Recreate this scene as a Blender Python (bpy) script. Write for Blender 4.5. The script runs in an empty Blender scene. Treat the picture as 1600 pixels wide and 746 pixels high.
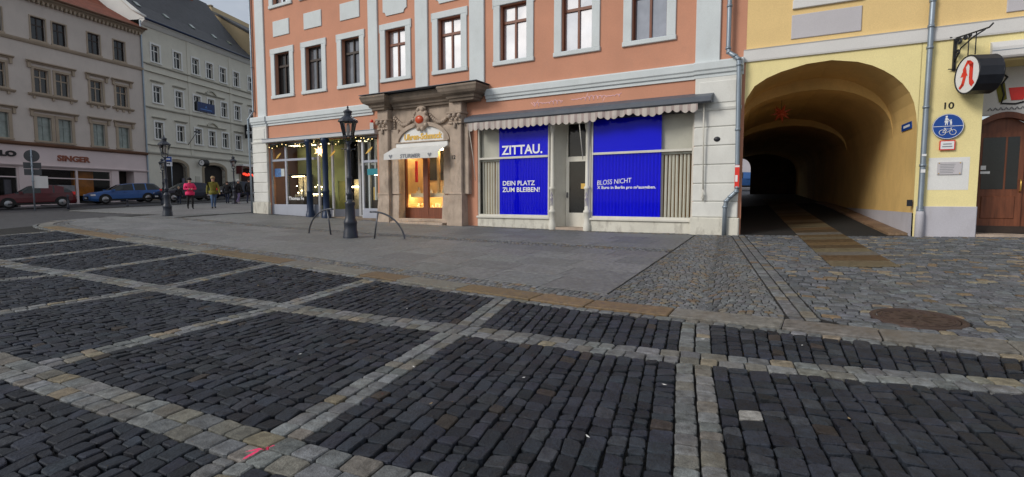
import bpy, bmesh, math, random
from mathutils import Vector, Matrix
PI = math.pi
random.seed(7)
SC = bpy.context.scene
COL = SC.collection

# ------------------------------------------------------------------ camera
cam_d = bpy.data.cameras.new('camera'); cam = bpy.data.objects.new('camera', cam_d); COL.objects.link(cam)
cam_d.sensor_width = 36.0; cam_d.lens = 36.0*820.0/1600.0; cam_d.clip_start = 0.05; cam_d.clip_end = 1500
cam.location = (0, 0, 1.7); cam.rotation_euler = (PI/2-0.07668, 0, 0)
SC.camera = cam
# ------------------------------------------------------------------ sky + sun
SUN_EL, SUN_AZ = math.radians(31), math.radians(243)      # azimuth clockwise from +Y: behind the camera, a little left
W = bpy.data.worlds.new('World'); SC.world = W; W.use_nodes = True
nt = W.node_tree; nt.nodes.clear()
wo = nt.nodes.new('ShaderNodeOutputWorld'); bg = nt.nodes.new('ShaderNodeBackground'); bg.inputs['Strength'].default_value = 0.072
sky = nt.nodes.new('ShaderNodeTexSky'); sky.sky_type = 'NISHITA'; sky.sun_disc = False
sky.sun_elevation = SUN_EL; sky.sun_rotation = SUN_AZ; sky.air_density = 1.0; sky.dust_density = 2.0
tc = nt.nodes.new('ShaderNodeTexCoord'); mp = nt.nodes.new('ShaderNodeMapping'); mp.inputs['Scale'].default_value = (1, 1, 2.6)
nz = nt.nodes.new('ShaderNodeTexNoise'); nz.inputs['Scale'].default_value = 2.3; nz.inputs['Detail'].default_value = 7; nz.inputs['Roughness'].default_value = .55
cr = nt.nodes.new('ShaderNodeValToRGB'); cr.color_ramp.elements[0].position = .36; cr.color_ramp.elements[0].color = (.42, .42, .42, 1)
cr.color_ramp.elements[1].position = .62; cr.color_ramp.elements[1].color = (.95, .95, .95, 1)
mx = nt.nodes.new('ShaderNodeMix'); mx.data_type = 'RGBA'; mx.inputs['B'].default_value = (6.6, 6.9, 7.4, 1)
nt.links.new(tc.outputs['Generated'], mp.inputs['Vector']); nt.links.new(mp.outputs['Vector'], nz.inputs['Vector'])
nt.links.new(nz.outputs['Fac'], cr.inputs['Fac']); nt.links.new(cr.outputs['Color'], mx.inputs['Factor'])
nt.links.new(sky.outputs['Color'], mx.inputs['A']); nt.links.new(mx.outputs['Result'], bg.inputs['Color'])
nt.links.new(bg.outputs['Background'], wo.inputs['Surface'])
sl = bpy.data.lights.new('sun', 'SUN'); sl.energy = 1.5; sl.angle = math.radians(20); sl.color = (1, .95, .88)
so = bpy.data.objects.new('sun', sl); COL.objects.link(so)
sd = Vector((math.sin(SUN_AZ)*math.cos(SUN_EL), math.cos(SUN_AZ)*math.cos(SUN_EL), math.sin(SUN_EL)))
so.rotation_euler = (-sd).to_track_quat('-Z', 'Y').to_euler(); so.location = sd*60
SC.view_settings.view_transform = 'Standard'; SC.view_settings.look = 'None'; SC.view_settings.gamma = 1
SC.view_settings.exposure = 0.45; SC.view_settings.use_curve_mapping = False
SC.render.engine = 'CYCLES'

# ------------------------------------------------------------------ materials
M = {}
def nodes_of(name):
    m = bpy.data.materials.new(name); m.use_nodes = True; M[name] = m
    n = m.node_tree; b = n.nodes['Principled BSDF']
    return m, n, b
def mat(name, col, rough=.75, var=.12, vscale=1.5, fine=40., bump=.15, bdist=.01, metal=0., spec=.5, dirt=0., dcol=(.1, .09, .08), grain=.06, emit=None, estr=0, stretch=(1, 1, 1), ior=1.45):
    m, n, b = nodes_of(name); L = n.links.new
    b.inputs['Roughness'].default_value = rough; b.inputs['Metallic'].default_value = metal
    b.inputs['Specular IOR Level'].default_value = spec; b.inputs['IOR'].default_value = ior
    g = n.nodes.new('ShaderNodeNewGeometry'); mp = n.nodes.new('ShaderNodeMapping'); mp.inputs['Scale'].default_value = stretch
    L(g.outputs['Position'], mp.inputs['Vector'])
    n1 = n.nodes.new('ShaderNodeTexNoise'); n1.inputs['Scale'].default_value = vscale; n1.inputs['Detail'].default_value = 6
    n2 = n.nodes.new('ShaderNodeTexNoise'); n2.inputs['Scale'].default_value = fine; n2.inputs['Detail'].default_value = 3
    L(mp.outputs[0], n1.inputs['Vector']); L(mp.outputs[0], n2.inputs['Vector'])
    h = n.nodes.new('ShaderNodeHueSaturation'); h.inputs['Color'].default_value = (*col, 1)
    mr = n.nodes.new('ShaderNodeMapRange'); mr.inputs['From Min'].default_value = .3; mr.inputs['From Max'].default_value = .7
    mr.inputs['To Min'].default_value = 1-var; mr.inputs['To Max'].default_value = 1+var
    L(n1.outputs['Fac'], mr.inputs['Value'])
    mg = n.nodes.new('ShaderNodeMapRange'); mg.inputs['From Min'].default_value = .3; mg.inputs['From Max'].default_value = .7
    mg.inputs['To Min'].default_value = 1-grain; mg.inputs['To Max'].default_value = 1+grain
    L(n2.outputs['Fac'], mg.inputs['Value'])
    ml = n.nodes.new('ShaderNodeMath'); ml.operation = 'MULTIPLY'; L(mr.outputs[0], ml.inputs[0]); L(mg.outputs[0], ml.inputs[1])
    L(ml.outputs[0], h.inputs['Value'])
    out = h.outputs['Color']
    if dirt > 0:
        n3 = n.nodes.new('ShaderNodeTexNoise'); n3.inputs['Scale'].default_value = 2.4; n3.inputs['Detail'].default_value = 8; n3.inputs['Roughness'].default_value = .7
        mp3 = n.nodes.new('ShaderNodeMapping'); mp3.inputs['Location'].default_value = (7, 3, 1); mp3.inputs['Scale'].default_value = (1.6, 1.6, .7)
        L(g.outputs['Position'], mp3.inputs['Vector']); L(mp3.outputs[0], n3.inputs['Vector'])
        r3 = n.nodes.new('ShaderNodeMapRange'); r3.inputs['From Min'].default_value = .5; r3.inputs['From Max'].default_value = .78; r3.inputs['To Max'].default_value = dirt
        L(n3.outputs['Fac'], r3.inputs['Value'])
        md = n.nodes.new('ShaderNodeMix'); md.data_type = 'RGBA'; md.inputs['B'].default_value = (*dcol, 1)
        L(r3.outputs[0], md.inputs['Factor']); L(out, md.inputs['A']); out = md.outputs['Result']
    L(out, b.inputs['Base Color'])
    if bump > 0:
        bp = n.nodes.new('ShaderNodeBump'); bp.inputs['Strength'].default_value = bump; bp.inputs['Distance'].default_value = bdist
        L(n2.outputs['Fac'], bp.inputs['Height']); L(bp.outputs['Normal'], b.inputs['Normal'])
    if emit:
        b.inputs['Emission Color'].default_value = (*emit, 1); b.inputs['Emission Strength'].default_value = estr
    return m
def stone_mat(name, rough=.6, spec=.4, speck=.25, bump=.5, fine=55., stain=.0, scol=(.16, .1, .05), pink=None):
    """stones: each stone carries its own colour in the attribute 'tint'"""
    m, n, b = nodes_of(name); L = n.links.new
    at = n.nodes.new('ShaderNodeAttribute'); at.attribute_name = 'tint'
    g = n.nodes.new('ShaderNodeNewGeometry')
    n1 = n.nodes.new('ShaderNodeTexNoise'); n1.inputs['Scale'].default_value = 13; n1.inputs['Detail'].default_value = 8; n1.inputs['Roughness'].default_value = .65
    n2 = n.nodes.new('ShaderNodeTexNoise'); n2.inputs['Scale'].default_value = fine; n2.inputs['Detail'].default_value = 4
    n4 = n.nodes.new('ShaderNodeTexNoise'); n4.inputs['Scale'].default_value = 240; n4.inputs['Detail'].default_value = 2
    for q in (n1, n2, n4): L(g.outputs['Position'], q.inputs['Vector'])
    a = n.nodes.new('ShaderNodeMapRange'); a.inputs['From Min'].default_value = .3; a.inputs['From Max'].default_value = .7; a.inputs['To Min'].default_value = .55; a.inputs['To Max'].default_value = 1.55
    L(n1.outputs['Fac'], a.inputs['Value'])
    c = n.nodes.new('ShaderNodeMapRange'); c.inputs['From Min'].default_value = .3; c.inputs['From Max'].default_value = .7; c.inputs['To Min'].default_value = 1-speck; c.inputs['To Max'].default_value = 1+speck
    L(n4.outputs['Fac'], c.inputs['Value'])
    ml = n.nodes.new('ShaderNodeMath'); ml.operation = 'MULTIPLY'; L(a.outputs[0], ml.inputs[0]); L(c.outputs[0], ml.inputs[1])
    h = n.nodes.new('ShaderNodeHueSaturation'); L(at.outputs['Color'], h.inputs['Color']); L(ml.outputs[0], h.inputs['Value'])
    out = h.outputs['Color']
    def blend(fac, col):
        nonlocal out
        md = n.nodes.new('ShaderNodeMix'); md.data_type = 'RGBA'; md.inputs['B'].default_value = (*col, 1)
        L(fac, md.inputs['Factor']); L(out, md.inputs['A']); out = md.outputs['Result']
    if stain > 0:
        n3 = n.nodes.new('ShaderNodeTexNoise'); n3.inputs['Scale'].default_value = 1.7; n3.inputs['Detail'].default_value = 7; n3.inputs['Roughness'].default_value = .7
        L(g.outputs['Position'], n3.inputs['Vector'])
        r3 = n.nodes.new('ShaderNodeMapRange'); r3.inputs['From Min'].default_value = .5; r3.inputs['From Max'].default_value = .75; r3.inputs['To Max'].default_value = stain
        L(n3.outputs['Fac'], r3.inputs['Value']); blend(r3.outputs[0], scol)
    if pink:
        n5 = n.nodes.new('ShaderNodeTexNoise'); n5.inputs['Scale'].default_value = 45; L(g.outputs['Position'], n5.inputs['Vector'])
        prev = None
        for (px, py, ex, ey) in pink:          # two sprayed strokes
            sp = n.nodes.new('ShaderNodeMapping'); sp.vector_type = 'TEXTURE'
            an = math.atan2(ey, ex); sp.inputs['Location'].default_value = (px, py, 0); sp.inputs['Rotation'].default_value = (0, 0, an)
            sp.inputs['Scale'].default_value = (math.hypot(ex, ey), .013, 50)
            L(g.outputs['Position'], sp.inputs['Vector'])
            ln = n.nodes.new('ShaderNodeVectorMath'); ln.operation = 'LENGTH'; L(sp.outputs[0], ln.inputs[0])
            ad = n.nodes.new('ShaderNodeMath'); ad.operation = 'ADD'; L(ln.outputs['Value'], ad.inputs[0]); L(n5.outputs['Fac'], ad.inputs[1])
            r5 = n.nodes.new('ShaderNodeMapRange'); r5.inputs['From Min'].default_value = 1.65; r5.inputs['From Max'].default_value = 1.25; L(ad.outputs[0], r5.inputs['Value'])
            blend(r5.outputs[0], (.85, .06, .17))
    L(out, b.inputs['Base Color'])
    rr = n.nodes.new('ShaderNodeMapRange'); rr.inputs['From Min'].default_value = .3; rr.inputs['From Max'].default_value = .7
    rr.inputs['To Min'].default_value = rough-.14; rr.inputs['To Max'].default_value = rough+.14; L(n1.outputs['Fac'], rr.inputs['Value']); L(rr.outputs[0], b.inputs['Roughness'])
    b.inputs['Specular IOR Level'].default_value = spec
    bp = n.nodes.new('ShaderNodeBump'); bp.inputs['Strength'].default_value = bump; bp.inputs['Distance'].default_value = .012
    ad2 = n.nodes.new('ShaderNodeMath'); ad2.operation = 'ADD'; L(n1.outputs['Fac'], ad2.inputs[0]); L(n2.outputs['Fac'], ad2.inputs[1])
    L(ad2.outputs[0], bp.inputs['Height']); L(bp.outputs['Normal'], b.inputs['Normal'])
    return m
def glass_mat(name, tint=(.9, .93, .92), gl=1.0):
    m, n, b = nodes_of(name); n.nodes.remove(b); L = n.links.new
    o = n.nodes['Material Output']; t = n.nodes.new('ShaderNodeBsdfTransparent'); t.inputs['Color'].default_value = (*tint, 1)
    g = n.nodes.new('ShaderNodeBsdfGlossy'); g.inputs['Roughness'].default_value = .03
    f = n.nodes.new('ShaderNodeFresnel'); f.inputs['IOR'].default_value = 1.5
    k = n.nodes.new('ShaderNodeMath'); k.operation = 'MULTIPLY'; k.inputs[1].default_value = gl; L(f.outputs[0], k.inputs[0])
    x = n.nodes.new('ShaderNodeMixShader'); L(k.outputs[0], x.inputs['Fac']); L(t.outputs[0], x.inputs[1]); L(g.outputs[0], x.inputs[2]); L(x.outputs[0], o.inputs['Surface'])
    return m
def film_mat(name, col, cover):
    m, n, b = nodes_of(name); L = n.links.new; o = n.nodes['Material Output']
    b.inputs['Base Color'].default_value = (*col, 1); b.inputs['Roughness'].default_value = .6; b.inputs['Specular IOR Level'].default_value = .15
    t = n.nodes.new('ShaderNodeBsdfTransparent'); t.inputs['Color'].default_value = (.02, .03, 1.0, 1)
    x = n.nodes.new('ShaderNodeMixShader'); x.inputs['Fac'].default_value = cover
    L(t.outputs[0], x.inputs[1]); L(b.outputs[0], x.inputs[2]); L(x.outputs[0], o.inputs['Surface'])
    return m
mat('pink', (.55, .262, .168), .85, .08, .7, 45, .3, .008, dirt=.3, dcol=(.43, .235, .165))
mat('trim', (.60, .645, .655), .8, .05, 1.2, 60, .1, .005, dirt=.3, dcol=(.42, .43, .41))
mat('pier_paint', (.68, .68, .64), .8, .06, 1.5, 60, .1, .006, dirt=.25, dcol=(.34, .31, .27))
mat('flaking_paint', (.64, .62, .54), .8, .08, 2, 50, .3, .01, dirt=.85, dcol=(.2, .17, .14))
mat('old_white', (.64, .62, .55), .65, .06, 2, 50, .1, .005, dirt=.3, dcol=(.36, .31, .22))
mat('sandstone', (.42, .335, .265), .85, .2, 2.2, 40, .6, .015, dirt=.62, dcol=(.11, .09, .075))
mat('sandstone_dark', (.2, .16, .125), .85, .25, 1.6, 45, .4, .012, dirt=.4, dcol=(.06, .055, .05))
mat('yellow_upper', (.76, .55, .25), .85, .05, .8, 45, .3, .008, dirt=.3, dcol=(.6, .42, .2))
mat('yellow_lower', (.82, .71, .35), .85, .05, .8, 45, .3, .008, dirt=.3, dcol=(.66, .55, .28))
mat('passage_shade', (.09, .055, .04), .9, .3, 2, 30, .4, .01)  # passage darkness put into the wall colour; soaks up bounced light
mat('vault', (.68, .46, .17), .85, .12, .8, 40, .15, .008, dirt=.5, dcol=(.5, .31, .12))
mat('white_band', (.66, .65, .63), .8, .04, 1, 60, .08, .005)
mat('grey_panel', (.52, .5, .52), .85, .05, 1, 60, .1, .005)
mat('plinth_grey', (.47, .46, .5), .85, .08, 1, 50, .15, .008, dirt=.3, dcol=(.3, .28, .27))
mat('zinc', (.27, .32, .37), .42, .1, 3, 60, .05, .003, metal=.55)
mat('black_iron', (.012, .014, .02), .45, .2, 6, 80, .2, .004)
mat('lamp_iron', (.022, .028, .042), .42, .25, 6, 80, .2, .004, dirt=.25, dcol=(.07, .07, .075))
mat('blue_iron', (.007, .022, .062), .4, .15, 4, 80, .15, .004)
mat('steel', (.1, .105, .12), .4, .15, 6, 80, .1, .003, metal=.7)
mat('brown_wood', (.17, .05, .022), .45, .25, 3, 30, .15, .004, stretch=(6, 6, .6))
mat('door_wood', (.15, .048, .021), .5, .3, 3, 30, .2, .004, stretch=(6, 6, .6))
mat('dark_wood', (.035, .022, .016), .5, .2, 3, 30, .1, .004)
mat('grey_frame', (.34, .36, .42), .55, .05, 2, 60, .03, .003)
mat('pale_frame', (.5, .51, .53), .55, .05, 2, 60, .03, .003)
mat('white_paint', (.72, .72, .7), .6, .04, 2, 60, .05, .003)
mat('awning_hood', (.085, .1, .125), .5, .12, 2, 60, .08, .004, dirt=.3, dcol=(.16, .16, .16))
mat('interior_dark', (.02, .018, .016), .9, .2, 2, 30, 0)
mat('interior_olive', (.29, .30, .11), .85, .15, 1.5, 30, 0)
mat('interior_warm', (.6, .42, .2), .8, .1, 1.5, 30, 0)
mat('cream_cloth', (.7, .62, .45), .9, .08, 4, 60, .1)
mat('pane', (.84, .86, .9), .045, .1, 1.2, 5, .03, .004, metal=.72, grain=.02)
mat('pane_grey', (.36, .38, .42), .05, .15, 1.2, 5, .03, .004, metal=.7)
mat('pane_mid', (.2, .21, .23), .06, .3, 1.6, 5, .03, .004, metal=.6)
mat('pane_dark', (.014, .016, .017), .09, .3, 1.2, 6, .02, .004, ior=1.5)
mat('pane_pale', (.19, .23, .21), .12, .25, 2.5, 6, .02, .004, ior=1.55)
glass_mat('glass', gl=.4); glass_mat('lamp_glass', (.82, .8, .78), 1.3)
film_mat('blue_film', (.002, .003, .92), .95)
mat('white_print', (.85, .85, .87), .5, 0, 1, 60, 0, grain=0)
mat('slat', (.82, .76, .64), .8, .06, 2, 60, .05)
mat('slat_gap', (.36, .2, .07), .85, .1, 2, 60, .05)
mat('curtain', (.68, .63, .55), .9, .1, 2, 60, .05)
mat('valance', (.52, .47, .43), .9, .08, 2, 80, .1, dirt=.45, dcol=(.3, .25, .21))
mat('valance_stripe', (.38, .31, .29), .9, .08, 2, 80, .1, dirt=.4, dcol=(.25, .2, .18))
mat('awning_white', (.62, .62, .6), .9, .05, 2, 80, .08, dirt=.2, dcol=(.4, .38, .34))
mat('gold', (.62, .4, .1), .35, .05, 3, 60, 0, metal=.6)
mat('red_enamel', (.55, .07, .02), .3, .1, 3, 60, 0)
mat('script_pink', (.80, .52, .56), .8, .1, 5, 60, .05)
mat('grey_letter', (.22, .23, .25), .7, 0, 1, 60, 0)
mat('black_letter', (.012, .012, .013), .6, 0, 1, 60, 0)
mat('bulb', (.9, .8, .5), .4, 0, 1, 60, 0, emit=(1, .72, .3), estr=3)
mat('display_light', (.9, .85, .7), .4, 0, 1, 60, 0, emit=(1, .78, .45), estr=15)
mat('spot_light', (.9, .85, .7), .4, 0, 1, 60, 0, emit=(1, .76, .42), estr=42)
mat('shop_lamp', (.9, .85, .7), .4, 0, 1, 60, 0, emit=(1, .84, .6), estr=5)
mat('star_paper', (.85, .6, .3), .6, .05, 5, 60, 0, emit=(1, .62, .28), estr=2.6)
mat('star_red', (.3, .05, .02), .6, .05, 5, 60, 0, emit=(1, .12, .03), estr=.012)
mat('neon', (.8, .05, .03), .4, 0, 1, 60, 0, emit=(1, .06, .03), estr=1.6)
mat('garland', (.03, .05, .022), .8, .3, 8, 60, 0)
mat('sign_blue', (.008, .06, .3), .35, .05, 3, 60, 0)
mat('sign_white', (.75, .76, .77), .4, .03, 3, 60, 0)
mat('sign_red', (.7, .03, .02), .4, .03, 3, 60, 0)
mat('sign_back', (.08, .085, .09), .55, .1, 3, 60, .05, metal=.3)
mat('turquoise', (.03, .32, .4), .5, .1, 3, 60, 0)
mat('jewel', (.85, .78, .62), .3, .2, 9, 60, 0)
mat('picture_blue', (.1, .22, .5), .4, .4, 12, 60, 0)
mat('singer_wall', (.53, .48, .43), .85, .06, .8, 60, .12, .006, dirt=.15, dcol=(.22, .2, .18))
mat('singer_trim', (.36, .295, .22), .85, .08, 1, 60, .12, .006, dirt=.2, dcol=(.14, .11, .08))
mat('singer_shop', (.62, .53, .52), .8, .05, 1, 60, .1, .005)
mat('rust_brown', (.15, .075, .042), .8, .15, 1, 60, .1, .005)
mat('singer_letter', (.24, .075, .04), .6, .05, 1, 60, 0)
mat('roof_red', (.20, .055, .028), .85, .25, 2, 18, .5, .03, stretch=(1, 1, 1))
mat('roof_slate', (.035, .038, .045), .6, .2, 2, 14, .5, .03, dirt=.2, dcol=(.07, .06, .05))
mat('green_wall', (.60, .585, .50), .85, .05, .8, 60, .12, .006, dirt=.15, dcol=(.18, .2, .18))
mat('green_trim', (.68, .69, .66), .85, .05, 1, 60, .1, .005)
mat('green_ledge', (.45, .44, .375), .85, .08, 1, 60, .1, .005)
mat('sand_arch', (.27, .225, .16), .85, .1, 1, 50, .2, .008)
mat('cream_wall', (.46, .36, .21), .85, .06, .5, 50, .1)
mat('banner', (.03, .05, .13), .7, .1, 3, 60, 0)
mat('orange_goods', (.5, .17, .02), .8, .3, 2.5, 30, 0)
mat('rust_iron', (.06, .037, .031), .6, .3, 5, 70, .5, .008, metal=.25, dirt=.4, dcol=(.05, .035, .03))
mat('car_red', (.085, .008, .012), .28, .05, 2, 60, 0)
mat('car_blue', (.04, .13, .36), .28, .05, 2, 60, 0, metal=.25)
mat('car_dark', (.012, .017, .035), .28, .05, 2, 60, 0)
mat('car_glass', (.012, .016, .018), .06, .1, 2, 60, 0)
mat('rubber', (.012, .012, .012), .8, .1, 3, 60, .1)
mat('rim', (.3, .31, .32), .4, .1, 3, 60, 0, metal=.7)
mat('lamp_clear', (.65, .66, .68), .15, .05, 3, 60, 0)
mat('lamp_red', (.4, .012, .014), .25, .05, 3, 60, 0, emit=(1, .04, .03), estr=.08)
mat('indicator', (.8, .4, .05), .3, .05, 3, 60, 0, emit=(1, .5, .08), estr=1.5)
mat('skin', (.5, .3, .22), .6, .05, 9, 60, 0)
for nm, c in (('cloth_pink', (.72, .035, .14)), ('cloth_black', (.012, .012, .014)), ('cloth_olive', (.16, .15, .025)), ('cloth_jeans', (.07, .13, .24)), ('cloth_navy', (.015, .022, .05)), ('cloth_white', (.6, .6, .58)), ('cloth_grey', (.12, .12, .15)), ('cloth_tan', (.3, .22, .12)), ('hair_brown', (.05, .03, .018)), ('hair_fair', (.4, .3, .18)), ('cloth_lilac', (.25, .22, .4))):
    mat(nm, c, .85, .12, 6, 60, .2, .01)
stone_mat('basalt', .62, .22, .35, .9, 48, .3, (.030, .027, .025))
stone_mat('granite', .7, .22, .4, .7, 60, .35, (.15, .115, .07), pink=((-1.62, 3.27, .07, .035), (-1.645, 3.20, .028, .06)))
stone_mat('slab_stone', .66, .25, .2, .15, 30, .5, (.098, .095, .09))
stone_mat('kerb_stone', .6, .3, .25, .35, 30, .5, (.12, .085, .05))
mat('bed_dark', (.009, .009, .009), .95, .3, 3, 80, .6, .02, dirt=.4, dcol=(.02, .024, .012))
mat('bed_grey', (.022, .022, .021), .95, .25, 3, 80, .6, .02)
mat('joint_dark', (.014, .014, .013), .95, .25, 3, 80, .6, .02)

# street surface: dark setts too far off to tell apart
def road_mat():
    m, n, b = nodes_of('road'); L = n.links.new
    g = n.nodes.new('ShaderNodeNewGeometry'); mp = n.nodes.new('ShaderNodeMapping'); mp.inputs['Rotation'].default_value = (0, 0, .45)
    L(g.outputs['Position'], mp.inputs['Vector'])
    br = n.nodes.new('ShaderNodeTexBrick'); br.inputs['Scale'].default_value = 1; br.inputs['Brick Width'].default_value = .24; br.inputs['Row Height'].default_value = .15
    br.inputs['Mortar Size'].default_value = .012; br.inputs['Color1'].default_value = (.04, .041, .046, 1); br.inputs['Color2'].default_value = (.065, .066, .07, 1); br.inputs['Mortar'].default_value = (.02, .02, .02, 1)
    L(mp.outputs[0], br.inputs['Vector'])
    n1 = n.nodes.new('ShaderNodeTexNoise'); n1.inputs['Scale'].default_value = .5; n1.inputs['Detail'].default_value = 7; L(g.outputs['Position'], n1.inputs['Vector'])
    md = n.nodes.new('ShaderNodeMix'); md.data_type = 'RGBA'; md.blend_type = 'MULTIPLY'; md.inputs['Factor'].default_value = .6
    L(br.outputs['Color'], md.inputs['A']); rr = n.nodes.new('ShaderNodeMapRange'); rr.inputs['To Min'].default_value = .5; rr.inputs['To Max'].default_value = 1.6
    L(n1.outputs['Fac'], rr.inputs['Value']); L(rr.outputs[0], md.inputs['B']); L(md.outputs['Result'], b.inputs['Base Color'])
    bp = n.nodes.new('ShaderNodeBump'); bp.inputs['Strength'].default_value = .6; bp.inputs['Distance'].default_value = .02; bp.invert = True
    L(br.outputs['Fac'], bp.inputs['Height']); L(bp.outputs['Normal'], b.inputs['Normal']); b.inputs['Roughness'].default_value = .6
road_mat()

# ------------------------------------------------------------------ mesh helpers
def tag(o, label=None, cat=None, group=None, kind=None):
    if label: o['label'] = label
    if cat: o['category'] = cat
    if group: o['group'] = group
    if kind: o['kind'] = kind
    return o
def empty(name, loc=(0, 0, 0), rz=0.):
    o = bpy.data.objects.new(name, None); COL.objects.link(o); o.location = loc; o.rotation_euler = (0, 0, rz); o.empty_display_size = .2
    return o
class MB:
    def __init__(s): s.v = []; s.f = []; s.mi = []; s.mats = []; s.tint = []; s.cur = 0; s.sm = []; s.smooth = False
    def use(s, mname):
        if mname not in s.mats: s.mats.append(mname)
        s.cur = s.mats.index(mname); return s
    def add(s, vs, fs, smooth=None):
        b = len(s.v); s.v.extend(tuple(p) for p in vs)
        for f in fs: s.f.append(tuple(i+b for i in f)); s.mi.append(s.cur); s.sm.append(s.smooth if smooth is None else smooth)
        return s
    def box(s, x0, x1, y0, y1, z0, z1, skip=''):
        v = [(x0, y0, z0), (x1, y0, z0), (x1, y1, z0), (x0, y1, z0), (x0, y0, z1), (x1, y0, z1), (x1, y1, z1), (x0, y1, z1)]
        f = {'d': (3, 2, 1, 0), 'u': (4, 5, 6, 7), 'f': (0, 1, 5, 4), 'r': (1, 2, 6, 5), 'b': (2, 3, 7, 6), 'l': (3, 0, 4, 7)}
        return s.add(v, [q for k, q in f.items() if k not in skip])
    def bev(s, x0, x1, y0, y1, z0, z1, b=.01):
        """box whose front (y0) edges are chamfered"""
        v = [(x0, y1, z0), (x1, y1, z0), (x1, y1, z1), (x0, y1, z1), (x0, y0+b, z0), (x1, y0+b, z0), (x1, y0+b, z1), (x0, y0+b, z1),
             (x0+b, y0, z0+b), (x1-b, y0, z0+b), (x1-b, y0, z1-b), (x0+b, y0, z1-b)]
        f = [(3, 2, 1, 0), (0, 1, 5, 4), (1, 2, 6, 5), (2, 3, 7, 6), (3, 0, 4, 7), (4, 5, 9, 8), (5, 6, 10, 9), (6, 7, 11, 10), (7, 4, 8, 11), (8, 9, 10, 11)]
        return s.add(v, f)
    def prism_x(s, prof, x0, x1):
        """profile of (y,z) points run along x"""
        n = len(prof); v = [(x0, y, z) for y, z in prof]+[(x1, y, z) for y, z in prof]
        f = [(i, (i+1) % n, n+(i+1) % n, n+i) for i in range(n)]+[tuple(range(n))[::-1], tuple(range(n, 2*n))]
        return s.add(v, f)
    def prism_y(s, prof, y0, y1):
        n = len(prof); v = [(x, y0, z) for x, z in prof]+[(x, y1, z) for x, z in prof]
        f = [(i, (i+1) % n, n+(i+1) % n, n+i) for i in range(n)]+[tuple(range(n))[::-1], tuple(range(n, 2*n))]
        return s.add(v, f)
    def prism_z(s, prof, z0, z1):
        n = len(prof); v = [(x, y, z0) for x, y in prof]+[(x, y, z1) for x, y in prof]
        f = [(i, (i+1) % n, n+(i+1) % n, n+i) for i in range(n)]+[tuple(range(n))[::-1], tuple(range(n, 2*n))]
        return s.add(v, f)
    def lathe(s, prof, c=(0, 0, 0), n=20, smooth=True, sq=None):
        """profile of (r,z) about the z axis"""
        v = []; f = []; m = len(prof)
        for r, z in prof:
            for k in range(n):
                a = 2*PI*k/n+(PI/n); v.append((c[0]+r*math.cos(a), c[1]+r*math.sin(a), c[2]+z))
        for i in range(m-1):
            for k in range(n): f.append((i*n+k, i*n+(k+1) % n, (i+1)*n+(k+1) % n, (i+1)*n+k))
        f.append(tuple(range(n))[::-1]); f.append(tuple(range((m-1)*n, m*n)))
        return s.add(v, f, smooth)
    def tube(s, pts, r, n=8, smooth=True, cap=True):
        pts = [Vector(p) for p in pts]; m = len(pts); rs = r if isinstance(r, (list, tuple)) else [r]*m
        v = []; f = []
        up = Vector((0, 0, 1))
        for i, p in enumerate(pts):
            t = (pts[min(i+1, m-1)]-pts[max(i-1, 0)]).normalized()
            if i == 0:
                a = t.cross(up) if abs(t.z) < .9 else t.cross(Vector((1, 0, 0)))
                a.normalize()
            else:
                a = (a-t*a.dot(t)).normalized()
            b = t.cross(a)
            for k in range(n):
                an = 2*PI*k/n; v.append(p+(a*math.cos(an)+b*math.sin(an))*rs[i])
        for i in range(m-1):
            for k in range(n): f.append((i*n+k, i*n+(k+1) % n, (i+1)*n+(k+1) % n, (i+1)*n+k))
        if cap: f.append(tuple(range(n))[::-1]); f.append(tuple(range((m-1)*n, m*n)))
        return s.add(v, f, smooth)
    def ball(s, c, r, n=10, m=6, sc=(1, 1, 1)):
        v = []; f = []
        for j in range(m+1):
            th = PI*j/m
            for k in range(n):
                a = 2*PI*k/n; v.append((c[0]+r*sc[0]*math.sin(th)*math.cos(a), c[1]+r*sc[1]*math.sin(th)*math.sin(a), c[2]+r*sc[2]*math.cos(th)))
        for j in range(m):
            for k in range(n): f.append((j*n+k, (j+1)*n+k, (j+1)*n+(k+1) % n, j*n+(k+1) % n))
        return s.add(v, f, True)
    def build(s, name, mname=None, parent=None, loc=None, rot=None):
        me = bpy.data.meshes.new(name); me.from_pydata(s.v, [], s.f)
        for k in (s.mats or [mname]): me.materials.append(M[k])
        if s.mats: me.polygons.foreach_set('material_index', s.mi)
        me.polygons.foreach_set('use_smooth', s.sm)
        if s.tint:
            a = me.attributes.new('tint', 'FLOAT_COLOR', 'POINT'); a.data.foreach_set('color', [c for t in s.tint for c in t])
        me.update()
        o = bpy.data.objects.new(name, me); COL.objects.link(o)
        if parent: o.parent = parent
        if loc: o.location = loc
        if rot: o.rotation_euler = rot
        return o
def bx(name, m, parent, *a, bev=None):
    b = MB()
    if bev: b.bev(*a, b=bev)
    else: b.box(*a)
    return b.build(name, m, parent)
def text(name, body, size, m, parent, loc, rot=(PI/2, 0, 0), ext=.006, off=0., sx=1., align='LEFT', shear=0., space=1.):
    cu = bpy.data.curves.new('t', 'FONT'); cu.body = body; cu.size = size; cu.extrude = ext; cu.offset = off; cu.align_x = align; cu.shear = shear; cu.space_character = space; cu.resolution_u = 3
    t = bpy.data.objects.new('t', cu); COL.objects.link(t)
    dg = bpy.context.evaluated_depsgraph_get(); me = bpy.data.meshes.new_from_object(t.evaluated_get(dg)); bpy.data.objects.remove(t)
    me.name = name; me.materials.clear(); me.materials.append(M[m])
    o = bpy.data.objects.new(name, me); COL.objects.link(o); o.parent = parent; o.location = loc; o.rotation_euler = rot; o.scale = (sx, 1, 1)
    return o
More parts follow.
